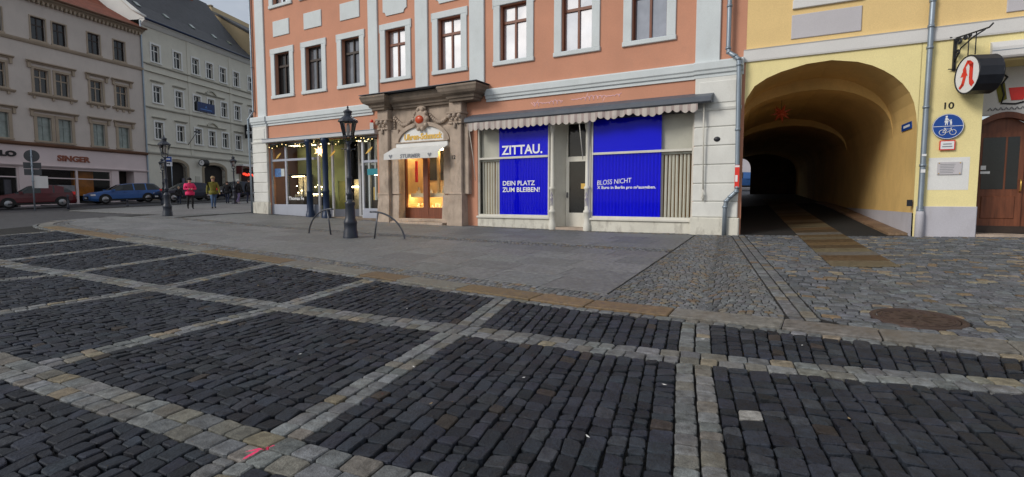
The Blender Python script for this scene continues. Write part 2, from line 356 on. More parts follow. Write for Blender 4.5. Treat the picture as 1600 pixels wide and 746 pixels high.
def wall_holes(mb, x0, x1, z0, z1, holes, depth, y=0.):
    """front wall sheet at y with rectangular holes and their reveals"""
    xs = sorted({x0, x1} | {h[0] for h in holes} | {h[1] for h in holes}); zs = sorted({z0, z1} | {h[2] for h in holes} | {h[3] for h in holes})
    for i in range(len(xs)-1):
        for j in range(len(zs)-1):
            cx, cz = (xs[i]+xs[i+1])/2, (zs[j]+zs[j+1])/2
            if any(h[0] < cx < h[1] and h[2] < cz < h[3] for h in holes): continue
            mb.add([(xs[i], y, zs[j]), (xs[i+1], y, zs[j]), (xs[i+1], y, zs[j+1]), (xs[i], y, zs[j+1])], [(0, 1, 2, 3)])
    for h in holes:
        d = h[4] if len(h) > 4 else depth
        a, b, c, e = h[:4]
        mb.add([(a, y, c), (a, y+d, c), (a, y+d, e), (a, y, e)], [(0, 1, 2, 3)]); mb.add([(b, y, c), (b, y, e), (b, y+d, e), (b, y+d, c)], [(0, 1, 2, 3)])
        mb.add([(a, y, c), (b, y, c), (b, y+d, c), (a, y+d, c)], [(0, 1, 2, 3)]); mb.add([(a, y, e), (a, y+d, e), (b, y+d, e), (b, y, e)], [(0, 1, 2, 3)])
    return mb

# ------------------------------------------------------------------ ground
def corr(x, y):
    x = max(-14., min(13., x)); k = .0033 if x > 2.5 else .00095
    return (-.13+k*(x-2.5)**2)*max(0., min(1., y/17.))
def g(x, y): return .0157*max(-60., min(60., x))+.0421*max(-20., min(y, 90.))+corr(x, y)
A1, A2 = .5256, .4889
D1 = Vector((math.cos(A1), -math.sin(A1))); N1 = Vector((-math.sin(A1), -math.cos(A1)))      # pink: along, towards the square
D2 = Vector((math.cos(A2), -math.sin(A2))); N2 = Vector((-math.sin(A2), -math.cos(A2)))
CC = Vector((6.4495, 14.9476))
def P1(u, w): p = CC+D1*u+N1*w; return (p.x, p.y)
def P2(u, w): p = CC+D2*u+N2*w; return (p.x, p.y)

def axis(segs):
    out = []
    for a, b, s in segs:
        k = max(1, round((b-a)/s)); out += [a+(b-a)*i/k for i in range(k)]
    return out+[segs[-1][1]]
XS = axis([(-400, -60, 40), (-60, -26, 4), (-26, 14, .5), (14, 60, 4), (60, 400, 40)]); YS = axis([(-300, -20, 40), (-20, 0, 4), (0, 36, .5), (36, 92, 4), (92, 500, 40)])
b = MB(); nx = len(XS)
b.add([(x, y, g(x, y)-.05) for y in YS for x in XS], [(j*nx+i, j*nx+i+1, (j+1)*nx+i+1, (j+1)*nx+i) for j in range(len(YS)-1) for i in range(nx-1)], True)
ground = tag(b.build('ground', 'road'), kind='structure')

def sheet(name, poly, dz, m, step=.6):
    """flat sheet over a convex polygon, following the ground"""
    bm = bmesh.new(); bm.faces.new([bm.verts.new((x, y, 0)) for x, y in poly])
    x0, x1 = min(p[0] for p in poly), max(p[0] for p in poly); y0, y1 = min(p[1] for p in poly), max(p[1] for p in poly)
    x = x0+step
    while x < x1: bmesh.ops.bisect_plane(bm, geom=bm.verts[:]+bm.edges[:]+bm.faces[:], plane_co=(x, 0, 0), plane_no=(1, 0, 0)); x += step
    y = y0+step
    while y < y1: bmesh.ops.bisect_plane(bm, geom=bm.verts[:]+bm.edges[:]+bm.faces[:], plane_co=(0, y, 0), plane_no=(0, 1, 0)); y += step
    for v in bm.verts: v.co.z = g(v.co.x, v.co.y)+dz
    bmesh.ops.recalc_face_normals(bm, faces=bm.faces[:])
    if sum(f.normal.z for f in bm.faces) < 0: bmesh.ops.reverse_faces(bm, faces=bm.faces[:])
    me = bpy.data.meshes.new(name); bm.to_mesh(me); bm.free(); me.materials.append(M[m])
    o = bpy.data.objects.new(name, me); COL.objects.link(o); return tag(o, kind='structure')

class Line:
    def __init__(s, pts):
        s.p = [Vector(p) for p in pts]; s.l = [0.]
        for a, b_ in zip(s.p, s.p[1:]): s.l.append(s.l[-1]+(b_-a).length)
        s.L = s.l[-1]
    def at(s, d):
        d = max(0, min(s.L, d))
        for i in range(len(s.p)-1):
            if d <= s.l[i+1] or i == len(s.p)-2:
                t = (d-s.l[i])/max(1e-9, s.l[i+1]-s.l[i]); return s.p[i].lerp(s.p[i+1], t)
    def nor(s, d):
        t = (s.at(d+.25)-s.at(d-.25)).normalized(); return Vector((-t.y, t.x))
    def near(s, q):
        q = Vector(q); k = int(s.L/.05); return min(((s.at(i*.05)-q).length, i*.05) for i in range(k+1))[1]
    def sub(s, a, b_, n=12): return Line([s.at(a+(b_-a)*i/n) for i in range(n+1)])
def smooth_line(pts, n=8):
    P = [Vector(p) for p in pts]; out = []
    for i in range(len(P)-1):
        p0, p1, p2, p3 = P[max(0, i-1)], P[i], P[i+1], P[min(len(P)-1, i+2)]
        for k in range(n):
            t = k/n; out.append(.5*((2*p1)+(p2-p0)*t+(2*p0-5*p1+4*p2-p3)*t*t+(3*p1-p0-3*p2+p3)*t**3))
    return Line(out+[P[-1]])

rnd = random.Random(11)
def stone_geo(poly, top, height, inset, corner, crown, colour, wob=0.):
    """one stone: convex polygon (CCW xy) with clipped corners, chamfered rounded top; returns (verts, faces)"""
    c = sum((Vector(p) for p in poly), Vector((0, 0)))/len(poly)
    ring = []
    for i, p in enumerate(poly):
        p = Vector(p); a = Vector(poly[i-1]); d = Vector(poly[(i+1) % len(poly)])
        la, ld = (a-p).length, (d-p).length
        if corner > 0 and min(la, ld) > corner*2.2:
            ring.append(p+(a-p)/la*corner*rnd.uniform(.6, 1.4)); ring.append(p+(d-p)/ld*corner*rnd.uniform(.6, 1.4))
        else: ring.append(p)
    jr_ = corner*.32
    ring = [p+Vector((rnd.uniform(-jr_, jr_), rnd.uniform(-jr_, jr_))) for p in ring]
    n = len(ring)
    tx, ty = rnd.uniform(-1, 1)*wob, rnd.uniform(-1, 1)*wob
    def z(p, k): return g(p.x, p.y)+top+k+tx*(p.x-c.x)+ty*(p.y-c.y)
    r = min((p-c).length for p in ring)
    f1 = max(.55, 1-inset/max(.02, r))
    v = [(p.x, p.y, g(p.x, p.y)+top-height) for p in ring]
    v += [(p.x, p.y, z(p, -inset*.85)) for p in ring]
    v += [(q.x, q.y, z(q, 0)) for q in (c+(p-c)*f1 for p in ring)]
    f = []
    for k in (0, n):
        for i in range(n): f.append((k+i, k+(i+1) % n, k+n+(i+1) % n, k+n+i))
    if crown > 0:
        v.append((c.x, c.y, z(c, crown))); f += [(2*n+i, 2*n+(i+1) % n, 3*n) for i in range(n)]
    else: f.append(tuple(range(2*n, 3*n)))
    return v, f, colour
def shrink(poly, gap):
    """pull every side of a convex CCW polygon in by gap"""
    n = len(poly); L = []
    for i in range(n):
        a, b_ = Vector(poly[i]), Vector(poly[(i+1) % n]); t = (b_-a)
        if t.length < 1e-4: continue
        t.normalize(); L.append((a+Vector((-t.y, t.x))*gap, t))
    out = []
    for i in range(len(L)):
        (p, t), (q, s) = L[i-1], L[i]; den = t.x*s.y-t.y*s.x
        if abs(den) < .02: out.append(q)
        else: k = ((q-p).x*s.y-(q-p).y*s.x)/den; out.append(p+t*k)
    return out
def area(p): return .5*sum(p[i-1][0]*p[i][1]-p[i][0]*p[i-1][1] for i in range(len(p)))
def clip(poly, region):
    """clip convex poly by convex CCW region"""
    out = [Vector(p) for p in poly]
    for i in range(len(region)):
        a, b_ = Vector(region[i]), Vector(region[(i+1) % len(region)]); e = b_-a
        side = lambda p: e.x*(p.y-a.y)-e.y*(p.x-a.x)
        src = out; out = []
        for k in range(len(src)):
            p, q = src[k-1], src[k]; sp, sq = side(p), side(q)
            if (sp < 0) != (sq < 0): out.append(p+(q-p)*(sp/(sp-sq)))
            if sq >= 0: out.append(q)
        if len(out) < 3: return None
    return out
def in_view(p):
    d = p[1]; return d > 2.2 and abs(p[0])/d < .99
class Stones:
    def __init__(s): s.items = []
    def add(s, poly, colour, gap=.006, top=0., height=.09, inset=.014, corner=.02, crown=.004, wob=.06):
        q = shrink(poly, gap+rnd.uniform(0, gap*.6))
        if len(q) < 3 or area(q) < .0008: return
        c = sum((Vector(p) for p in q), Vector((0, 0)))/len(q)
        s.items.append((c, area(q), stone_geo(q, top, height, inset, corner, crown, colour, wob)))
    def build(s, name, m, parent, rest, limit=300):
        def px(it):
            c = it[0]; d2 = c.length_squared
            return it[1]/(max(.5, c.y)**3) if in_view(c) else -1
        it = sorted(s.items, key=px, reverse=True); big = [k for k in it[:limit] if px(k) > 0]; small = it[len(big):]
        for c, a, (v, f, col) in big:
            b = MB(); z0 = g(c.x, c.y); b.add([(p[0]-c.x, p[1]-c.y, p[2]-z0) for p in v], f, False); b.tint = [(*col, 1)]*len(v)
            b.build(name, m, parent, (c.x, c.y, z0))
        if small:
            b = MB()
            for c, a, (v, f, col) in small: b.add(v, f, False); b.tint += [(*col, 1)]*len(v)
            tag(b.build(rest, m, parent), kind='stuff')
def jit(c, v=.15, h=.03):
    k = 1+rnd.uniform(-v, v); return tuple(max(.002, q*k*(1+rnd.uniform(-h, h))) for q in c)
def dark_col():
    r = rnd.random()
    if r < .02: return jit((.036, .030, .027), .2)
    if r < .14: return jit((.034, .038, .046), .2)
    return jit((.0205, .0242, .0325), .42, .05)
def light_col():
    r = rnd.random()
    if r < .06: return jit((.185, .16, .118), .2)
    if r < .28: return jit((.132, .127, .112), .22)
    return jit((.134, .141, .144), .28, .03)
def sett_col():
    r = rnd.random()
    if r < .05: return jit((.15, .112, .075), .2)
    if r < .2: return jit((.15, .135, .11), .2)
    return jit((.125, .13, .135), .25, .03)

# lines of the square's paving, measured on the ground
KO = smooth_line([(-18.67, 21.25), (-18.1, 20.0), (-16.6, 18.6), (-13.48, 16.4), (-10.16, 14.43), (-7.01, 12.36), (-5.12, 11.1), (-2.75, 9.42), (-1.28, 8.37), (-.24, 7.68), (.73, 7.0), (1.81, 6.4), (2.66, 5.95), (3.45, 5.48), (4.13, 5.11), (4.8, 4.76), (6.4, 3.9), (9, 2.4)])
LA = smooth_line([(-17.4, 15.6), (-14, 13.0), (-10.15, 10.74), (-8.07, 9.73), (-5.74, 8.47), (-3.8, 7.45), (-1.57, 6.38), (-.55, 5.92), (1.02, 5.15), (1.7, 4.88), (2.37, 4.63), (3.04, 4.40), (4.0, 4.1), (6.4, 3.3)])
LB = smooth_line([(-14, 9.6), (-8.3, 6.7), (-6.4, 5.75), (-4.9, 4.93), (-2.88, 3.92), (-1.58, 3.27), (-1.15, 3.07), (0, 2.55), (.9, 2.2), (2.6, 1.6), (5, .8)])
LC = Line([(-14.5, 6.4), (-5.4, 2.6), (-2.2, 1.1), (0, .3), (4, -.8)])
CL = [  # cross bands: points on kerb line, band A, band B, line C
    ((7.2, 3.5), (6.4, 3.3), (4.9, .85), (4, -.8)),
    ((4.98, 4.66), (4.48, 3.95), (3.4, 1.3), (2.6, -.4)),
    ((2.2, 6.18), (1.74, 4.86), (.86, 2.22), (.1, .3)),
    ((-.06, 7.55), (-.6, 5.94), (-1.62, 3.29), (-2.4, 1.2)),
    ((-2.4, 9.18), (-3.2, 7.15), (-4.55, 4.75), (-5.4, 2.6)),
    ((-4.98, 11.0), (-5.78, 8.49), (-7.4, 6.25), (-8.6, 4)),
    ((-7.45, 12.65), (-8.5, 9.94), (-10.6, 7.85), (-12, 5.3)),
    ((-9.95, 14.3), (-11.2, 11.35), (-13.6, 9.4), (-14.4, 6.4)),
    ((-12.3, 15.7), (-13.7, 12.8), None, None),
    ((-14.9, 17.4), (-16.6, 15.0), None, None)]
square = sheet('square_paving', [(-19, 15), (-14.5, 6.2), (-5.4, 2.4), (-2, .9), (4, -1.2), (9.5, 2), (4.8, 4.9), (-1, 8.2), (-14, 16.8), (-18.2, 20.2)], -.04, 'bed_dark')
gutter_w, band_w, cross_w = .13, .35, .31
cob = Stones(); bandst = Stones()
def at_off(line, d, off): return line.at(d)+line.nor(d)*off
def fill_panel(near, far, nsub, colw=.138):
    """near/far: Line objects running left to right"""
    n = max(2, round((near.L+far.L)/2/colw)); cut = [0.]
    for i in range(n): cut.append(cut[-1]+rnd.uniform(.8, 1.2))
    cut = [c/cut[-1] for c in cut]
    for i in range(n):
        a0, a1 = near.at(near.L*cut[i]), near.at(near.L*cut[i+1]); b0, b1 = far.at(far.L*cut[i]), far.at(far.L*cut[i+1])
        Lc = ((b0-a0).length+(b1-a1).length)/2; t = 0.
        while t < 1-1e-6:
            ln = rnd.choice((.1, .12, .13, .15, .16, .18, .2))*rnd.uniform(.9, 1.1)/Lc
            t2 = t+ln
            if t2 > 1-.5*.15/Lc: t2 = 1.
            sk = rnd.uniform(-.07, .07)*.15/Lc*2
            tt0, tt1 = t, t2
            q = [a0.lerp(b0, tt0), a1.lerp(b1, tt0), a1.lerp(b1, min(1, tt1+sk)) if t2 < 1 else b1, a0.lerp(b0, max(0, tt1-sk)) if t2 < 1 else b0]
            if q[0].y > 2.0 or q[2].y > 2.0:
                if area(q) > 0: cob.add(q, dark_col(), .0058, rnd.uniform(-.007, .005), .07, .0075, .016, rnd.uniform(.0, .002), .11)
            t = t2
def lay_course(line, off0, off1, lmin, lmax, colf, st, **k):
    d = 0.
    while d < line.L-.03:
        e = d+rnd.uniform(lmin, lmax)
        if line.L-e < lmin*.6: e = line.L
        q = [at_off(line, d, off0), at_off(line, e, off0), at_off(line, e, off1), at_off(line, d, off1)]
        if q[0].y > 1.8 and area(q) > 0: st.add(q, colf(), **k)
        d = e
# lines run left to right, so the normal points away from the camera: + is towards the kerb
BK = dict(gap=.0045, top=0., height=.08, inset=.009, corner=.016, crown=.002, wob=.05)
for lo in (-.5, 0.):
    lay_course(LA, lo*band_w, (lo+.5)*band_w, .14, .24, light_col, bandst, **BK)
    lay_course(LB, lo*band_w, (lo+.5)*band_w, .16, .26, light_col, bandst, **BK)
lay_course(KO, -gutter_w, 0, .13, .22, light_col, bandst, **BK)
A0 = Line([(-15.1, 15.9), (-13.26, 15.05), (-10.65, 13.85), (-8.6, 12.75)])
for i in range(len(CL)-1):
    R, L_ = CL[i], CL[i+1]
    sK = sorted((KO.near(L_[0]), KO.near(R[0]))); sA = sorted((LA.near(L_[1]), LA.near(R[1])))
    def inset_line(line, s0, s1, off):
        h = cross_w/2; return Line([at_off(line, s0+h+(s1-s0-2*h)*k/10, off) for k in range(11)])
    far = inset_line(KO, sK[0], sK[1], -gutter_w); near = inset_line(LA, sA[0], sA[1], band_w/2)
    fill_panel(near, far, 10)
    if R[2] and L_[2]:
        sB = sorted((LB.near(L_[2]), LB.near(R[2])))
        fill_panel(inset_line(LB, sB[0], sB[1], band_w/2), inset_line(LA, sA[0], sA[1], -band_w/2), 10)
        if R[0][0] < 3:
            sC = sorted((LC.near(L_[3]), LC.near(R[3])))
            fill_panel(inset_line(LC, sC[0], sC[1], .1), inset_line(LB, sB[0], sB[1], -band_w/2), 10)
    # the cross band on the right side of this panel
for R in CL[1:]:
    segs = [(KO.near(R[0]), KO, -gutter_w, LA.near(R[1]), LA, band_w/2)]
    if R[2]: segs.append((LA.near(R[1]), LA, -band_w/2, LB.near(R[2]), LB, band_w/2))
    if R[2] and -4 < R[0][0] < 3: segs.append((LB.near(R[2]), LB, -band_w/2, LC.near(R[3]), LC, 0))
    for s0, l0, o0, s1, l1, o1 in segs:
        far, near = at_off(l0, s0, o0), at_off(l1, s1, o1)
        ln = Line([near, near.lerp(far, .5), far])
        h = cross_w/2
        lay_course(ln, -h, -.004, .12, .21, light_col, bandst, **BK); lay_course(ln, .004, h, .12, .21, light_col, bandst, **BK)
# one pale stone among the dark ones
best = min(range(len(cob.items)), key=lambda i: (cob.items[i][0]-Vector((1.63, 3.60))).length)
c_, a_, (v_, f_, k_) = cob.items[best]; cob.items[best] = (c_, a_, (v_, f_, (.24, .235, .22)))
cob.build('cobble', 'basalt', square, 'far_cobbles')
bandst.build('sett', 'granite', square, 'far_setts')

# kerb of long sandstone and granite pieces
kerb = tag(empty('kerb'), kind='structure'); ks = Stones()
def kerb_col():
    r = rnd.random()
    if r < .4: return jit((.128, .09, .05), .25)
    return jit((.145, .14, .125), .15)
KW = .42
d = 0.
while d < KO.L:
    e = min(KO.L, d+rnd.uniform(.8, 1.5)); col = kerb_col(); n = 3 if d < 4 else 1
    q = [at_off(KO, d, 0), at_off(KO, e, 0), at_off(KO, e, KW), at_off(KO, d, KW)]
    ks.add(q, col, .004, .022, .12, .012, .012, 0, .006); d = e
ks.build('kerbstone', 'kerb_stone', kerb, 'far_kerbstones')

# pavement in front of the pink house: slabs with strips of small setts
pav_poly = [P1(-34, 1.6), P1(-26, 6.6), P1(-22, 9.6)]
kin = Line([at_off(KO, KO.L*k/120, KW) for k in range(121)])
def uw(p): q = Vector(p)-CC; return q.dot(D1), q.dot(N1)
kuw = sorted(uw(p) for p in kin.p)
def wk(u):
    for (a, wa), (b_, wb) in zip(kuw, kuw[1:]):
        if a <= u <= b_: return wa+(wb-wa)*(u-a)/max(1e-6, b_-a)
    return kuw[0][1] if u < kuw[0][0] else kuw[-1][1]
pavement = tag(empty('pavement'), kind='structure')
b = MB(); us = [(-37+.5*k) for k in range(78)]
def w_far(u): return 0. if u > -22.1 else -14.0
vv = []; 
for u in us:
    uu = min(u, 1.4)
    for k in range(17):
        w1 = wk(uu)+.02 if u > -26.3 else 2.5
        w0 = w_far(uu); p = P1(uu, w0+(w1-w0)*k/16); vv.append((p[0], p[1], g(*p)-.008))
b.add(vv, [(i*17+k, i*17+k+1, (i+1)*17+k+1, (i+1)*17+k) for i in range(len(us)-1) for k in range(16)], True)
b.build('bed', 'bed_grey', pavement)
slabs = Stones(); small = Stones()
def slab_col(): return jit((.15, .153, .154), .15, .015)
def u_end(w): return -1.12+.42*(w-.6)/8.5
W0, M0, M1 = .45, 3.55, 4.15      # wall strip, middle strip of setts
def mid0(u): return M0+(-.012*(u+8) if u < -8 else 0)
SB = dict(gap=.0036, top=.006, height=.04, inset=.003, corner=0, crown=0, wob=.0015)
def lay_slabs(fa, fb, rows, ulo, lw):
    for r in range(rows):
        u = ulo+rnd.uniform(0, .5)*lw
        while True:
            u2 = u+lw*rnd.uniform(.85, 1.15); t0, t1 = r/rows, (r+1)/rows
            wa = fa(u)+(fb(u)-fa(u))*t0; ue = u_end(wa+.3)
            last = u2 > ue-.3*lw
            if last: u2 = ue
            if u2-u < .15: break
            def pt(uu, t): return P1(uu, fa(uu)+(fb(uu)-fa(uu))*t)
            q = [pt(u, t1), pt(u2 if not last else u_end(fa(u2)+(fb(u2)-fa(u2))*t1), t1), pt(u2, t0), pt(u, t0)]
            if area(q) < 0: q = q[::-1]
            if area(q) > .02: slabs.add(q, slab_col(), **SB)
            u = u2
            if last: break
fo = lambda u: wk(u)-.5
lay_slabs(lambda u: W0, lambda u: mid0(u), 4, -22.0, 1.05)
lay_slabs(lambda u: mid0(u)+.6, fo, 5, -26.2, 1.1)
SS = dict(gap=.004, top=.002, height=.05, inset=.009, corner=.012, crown=.002, wob=.06)
def lay_strip(fa, fb, courses, ulo, uhi_f, lmin=.085, lmax=.13):
    for r in range(courses):
        u = ulo
        while True:
            u2 = u+rnd.uniform(lmin, lmax); t0, t1 = r/courses, (r+1)/courses
            if u2 > uhi_f(fa(u)): break
            pt = lambda uu, t: P1(uu, fa(uu)+(fb(uu)-fa(uu))*t)
            q = [pt(u, t1), pt(u2, t1), pt(u2, t0), pt(u, t0)]
            if area(q) < 0: q = q[::-1]
            if q[0].__class__ is tuple: pass
            small.add(q, sett_col(), **SS); u = u2
lay_strip(lambda u: mid0(u)+.02, lambda u: mid0(u)+.58, 5, -24, u_end)
lay_strip(fo, lambda u: wk(u)-.01, 4, -26, lambda w: u_end(9)+.14)
lay_strip(lambda u: .03, lambda u: W0-.01, 3, -20, u_end, .1, .16)
# far slabs where the pavement widens beyond the corner
for wr in range(12):
    w0 = 2.9-wr*1.25; u = -22.3-rnd.uniform(0, .3)
    while u > -34:
        u2 = u-1.25; q = [P1(u2, w0+1.25), P1(u, w0+1.25), P1(u, w0), P1(u2, w0)]
        if area(q) < 0: q = q[::-1]
        if not (u2 < -26 and w0+1.25 > 3.2): slabs.add(q, slab_col(), **SB)
        u = u2
slabs.build('slab', 'slab_stone', pavement, 'far_slabs')

# small setts laid in arcs beside the slabs, bounded by a double row
kq = kin.at(kin.near(P1(u_end(9.1)+.02, 9.1))); kq2 = kin.at(kin.near((3.345, 6.33)))
arc_reg = [tuple(kq), tuple(kq2), (3.345, 6.33), (6.24, 14.93), P1(u_end(.1)+.04, .06)]
if area(arc_reg) < 0: arc_reg = arc_reg[::-1]
kerb_cut = [(-2, 9.35), (3.6, 6.0), (20, 0), (20, 30), (-2, 30)]
pd = Vector((.376, .927)).normalized(); pe = Vector((.927, -.376))
AW = 1.35
for j in range(-3, 5):
    for k in range(-6, 110):
        a = -AW/2-rnd.uniform(0, .09)
        while a < AW/2-1e-3:
            a2 = min(AW/2, a+rnd.uniform(.085, .125))
            if AW/2-a2 < .05: a2 = AW/2-rnd.uniform(-.03, .03)
            bend = lambda q: -1.05*q*q+.0
            o = Vector((3.2, 7.0))+pe*(j*AW-1.2)+pd*(k*.098-.6)
            q = [o+pe*a+pd*bend(a), o+pe*a2+pd*bend(a2), o+pe*a2+pd*(bend(a2)+.098), o+pe*a+pd*(bend(a)+.098)]
            q = clip(q, arc_reg)
            if q: small.add(q, sett_col(), **SS)
            a = a2
small.build('small_sett', 'granite', pavement, 'far_small_setts')

# larger granite setts before the gateway
court = tag(empty('gateway_paving'), kind='structure'); big = Stones()
ka, kb = kin.at(kin.near((3.3, 6.3))), kin.at(kin.near((8.6, 3.1)))
reg = [tuple(ka), tuple(kb), (14.5, 4.5), (17, 8.5), (13.2, 11.25), P2(4.0, .02), P2(0, .02), (6.24, 14.98)]
if area(reg) < 0: reg = reg[::-1]
bb = MB(); nn = 24
qs = [(3.2, 6.1), (17.5, 3.0), (18, 10.5), (6.2, 15.1)]
vv = []
for i in range(nn+1):
    for k in range(nn+1):
        s_, t_ = i/nn, k/nn; p = Vector(qs[0]).lerp(Vector(qs[1]), s_).lerp(Vector(qs[3]).lerp(Vector(qs[2]), s_), t_); vv.append((p.x, p.y, g(p.x, p.y)-.016))
bb.add(vv, [(i*(nn+1)+k, (i+1)*(nn+1)+k, (i+1)*(nn+1)+k+1, i*(nn+1)+k+1) for i in range(nn) for k in range(nn)], True)
bb.build('bed', 'joint_dark', court)
BS = dict(gap=.0055, top=.004, height=.06, inset=.009, corner=.016, crown=.002, wob=.05)
def big_col():
    r = rnd.random()
    if r < .05: return jit((.16, .118, .075), .2)
    if r < .13: return jit((.2, .17, .125), .15)
    return jit((.106, .114, .124), .34, .03)
# double row
dl = Line([(3.30, 6.13), (6.26, 14.93)])
lay_course(dl, -.16, 0, .14, .24, sett_col, big, **BS); lay_course(dl, -.33, -.17, .14, .24, sett_col, big, **BS)
reg2 = clip(reg, [(3.36+.325, 6.31-.11), (10, -8), (30, -8), (30, 30), (6.26+.325, 14.93-.11)])
MH = Vector((4.76, 6.07)); strip = [Vector((5.90, 9.62)), Vector((7.02, 9.40)), Vector((10.3, 17.5)), Vector((9.2, 17.9))]
P_DIR = Vector((.376, .9266)); e_s = Vector((1.12, -.22)).normalized()
strip = [Vector((5.90, 9.62)), Vector((5.90, 9.62))+e_s*1.14, Vector((5.90, 9.62))+e_s*1.14+P_DIR*9, Vector((5.90, 9.62))+P_DIR*9]
re = Vector((.885, -.466)); rp = Vector((.40, .9165))
row = 0; y_ = -4.0
while y_ < 12:
    hgt = rnd.uniform(.125, .165); x_ = -4.-rnd.uniform(0, .2)
    while x_ < 14:
        w_ = rnd.uniform(.13, .25); o = Vector((3.4, 6.2))
        q = [o+re*x_+rp*y_, o+re*(x_+w_)+rp*y_, o+re*(x_+w_)+rp*(y_+hgt), o+re*x_+rp*(y_+hgt)]
        x_ += w_
        c = (q[0]+q[2])/2
        if (c-MH).length < .44: continue
        if clip(q, strip):
            rel = c-strip[0]; al = rel.dot(P_DIR); ac = rel.x*P_DIR.y-rel.y*P_DIR.x
            if al < 0: hp_ = [strip[0]-e_s*9, strip[0]-P_DIR*9, strip[1]-P_DIR*9+e_s*9, strip[1]+e_s*9]
            elif ac < .56: hp_ = [strip[0]-P_DIR*9, strip[3]+P_DIR*9, strip[3]-e_s*9, strip[0]-e_s*9-P_DIR*9]
            else: hp_ = [strip[1]-P_DIR*9, strip[1]-P_DIR*9+e_s*9, strip[2]+e_s*9, strip[2]+P_DIR*9]
            if area(hp_) < 0: hp_ = hp_[::-1]
            q = clip(q, hp_)
            if not q or (al > 0 and .1 < ac < 1.02): continue
        q = clip(q, reg2)
        if q: big.add(q, big_col(), **BS)
    y_ += hgt
big.build('granite_sett', 'granite', court, 'far_granite_setts')
# passage slabs and dark passage floor
pf = tag(empty('passage_floor'), kind='structure'); ps = Stones()
P_D = Vector((.376, .9266))
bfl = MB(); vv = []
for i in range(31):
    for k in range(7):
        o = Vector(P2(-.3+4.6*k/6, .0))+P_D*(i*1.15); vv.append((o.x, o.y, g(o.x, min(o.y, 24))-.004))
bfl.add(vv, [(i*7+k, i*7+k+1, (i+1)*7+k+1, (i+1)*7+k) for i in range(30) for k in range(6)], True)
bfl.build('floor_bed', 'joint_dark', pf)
o = Vector((5.90, 9.62)); e1 = Vector((1.12, -.22)); t = 0.
while t < 20:
    ln = rnd.uniform(.45, .7); a = o+P_D*t; q = [a, a+e1, a+e1+P_D*ln, a+P_D*ln]
    ps.add(q, jit(rnd.choice(((.12, .078, .036), (.07, .048, .026), (.12, .112, .098), (.13, .105, .065), (.095, .062, .03))), .2), .006, .003, .05, .006, .014, 0, .006); t += ln
for wl in (3.55,):
    t = .2
    while t < 12:      # raised stones along the right wall of the passage
        ln = rnd.uniform(.6, 1.); a = Vector(P2(wl, 0))+P_D*t; e = Vector((D2.x, D2.y))*.42
        ps.add([a, a+e, a+e+P_D*ln, a+P_D*ln], jit((.2, .13, .08), .2), .004, .06, .09, .008, .01, 0, .004); t += ln
ps.build('passage_slab', 'kerb_stone', pf, 'far_passage_slabs')
# manhole cover
mh = empty('manhole_cover', (MH.x, MH.y, g(MH.x, MH.y)+.001))
mh.rotation_euler = (math.atan(.0421), -math.atan(.02), 0)
b = MB(); b.lathe([(.47, -.05), (.47, .004), (.46, .010), (.405, .010), (.4, .0), (.4, -.04)], n=40); b.build('frame', 'rust_iron', mh)
b = MB(); b.lathe([(.392, -.04), (.392, .004), (.385, .007), (.2, .008)], n=40)
lid = b.build('lid', 'rust_iron', mh)
b = MB()
for k in range(16):
    a = 2*PI*k/16; b.lathe([(.022, 0), (.022, .004), (.012, .0)], (.3*math.cos(a), .3*math.sin(a), .0075), 8)
for k in range(8):
    a = 2*PI*k/8; ca, sa = math.cos(a), math.sin(a)
    b.add([(.06*ca-.012*sa, .06*sa+.012*ca, .0135), (.06*ca+.012*sa, .06*sa-.012*ca, .0135), (.22*ca+.012*sa, .22*sa-.012*ca, .0135), (.22*ca-.012*sa, .22*sa+.012*ca, .0135)], [(0, 1, 2, 3)])
b.lathe([(.365, .006), (.365, .012), (.345, .012), (.345, .006)], n=40)
b.build('rib', 'rust_iron', lid)
tag(mh, 'round rusty iron manhole cover set in the granite setts by the kerb', 'manhole')


# ================================================================== PINK HOUSE
pk = empty('pink_house', (CC.x, CC.y, 0), -A1)
tag(pk, 'salmon pink corner house with grey window surrounds and shops on the ground floor', 'house')
XL, XR, ZT = -22.05, 0.06, 15.2
WIN_X = [-20.55, -18.40, -16.10, -13.60, -10.94, -8.20, -5.83, -3.47]
F1Z, F2Z = (6.36, 8.65), (10.47, 12.72)
holes = []
for wx in WIN_X:
    for z0, z1 in (F1Z, F2Z): holes.append((wx+.27, wx+1.33, z0+.14, z1-.24, .3))
holes += [(-20.95, -13.9, .2, 4.32, .3), (-12.72, -10.12, .2, 4.75, .25), (-8.92, -1.27, .2, 4.28, .14)]
b = MB(); wall_holes(b, XL, XR, -.6, ZT, holes, .3)
b.add([(XL, 0, -.6), (XL, 11, -.6), (XL, 11, ZT), (XL, 0, ZT)], [(3, 2, 1, 0)]); b.add([(XR, 0, -.6), (XR-1.7, 11, -.6), (XR-1.7, 11, ZT), (XR, 0, ZT)], [(0, 1, 2, 3)])
b.add([(XL, 11, -.6), (XR-1.7, 11, -.6), (XR-1.7, 11, ZT), (XL, 11, ZT)], [(3, 2, 1, 0)])
b.build('wall', 'pink', pk)
b = MB(); b.prism_x([(-.5, ZT), (5.5, ZT+5.6), (11.5, ZT), (11.3, ZT-.3), (-.4, ZT-.3)], XL-.3, XR+.1); b.build('roof', 'roof_red', pk)
b = MB(); b.box(XL+.05, XR-.7, 3.2, 3.3, .0, 5.5); b.build('inner_wall', 'interior_dark', pk)
b = MB(); b.box(XL+.05, XR-.7, .35, 3.2, 4.6, 4.7); b.build('shop_ceiling', 'interior_dark', pk)
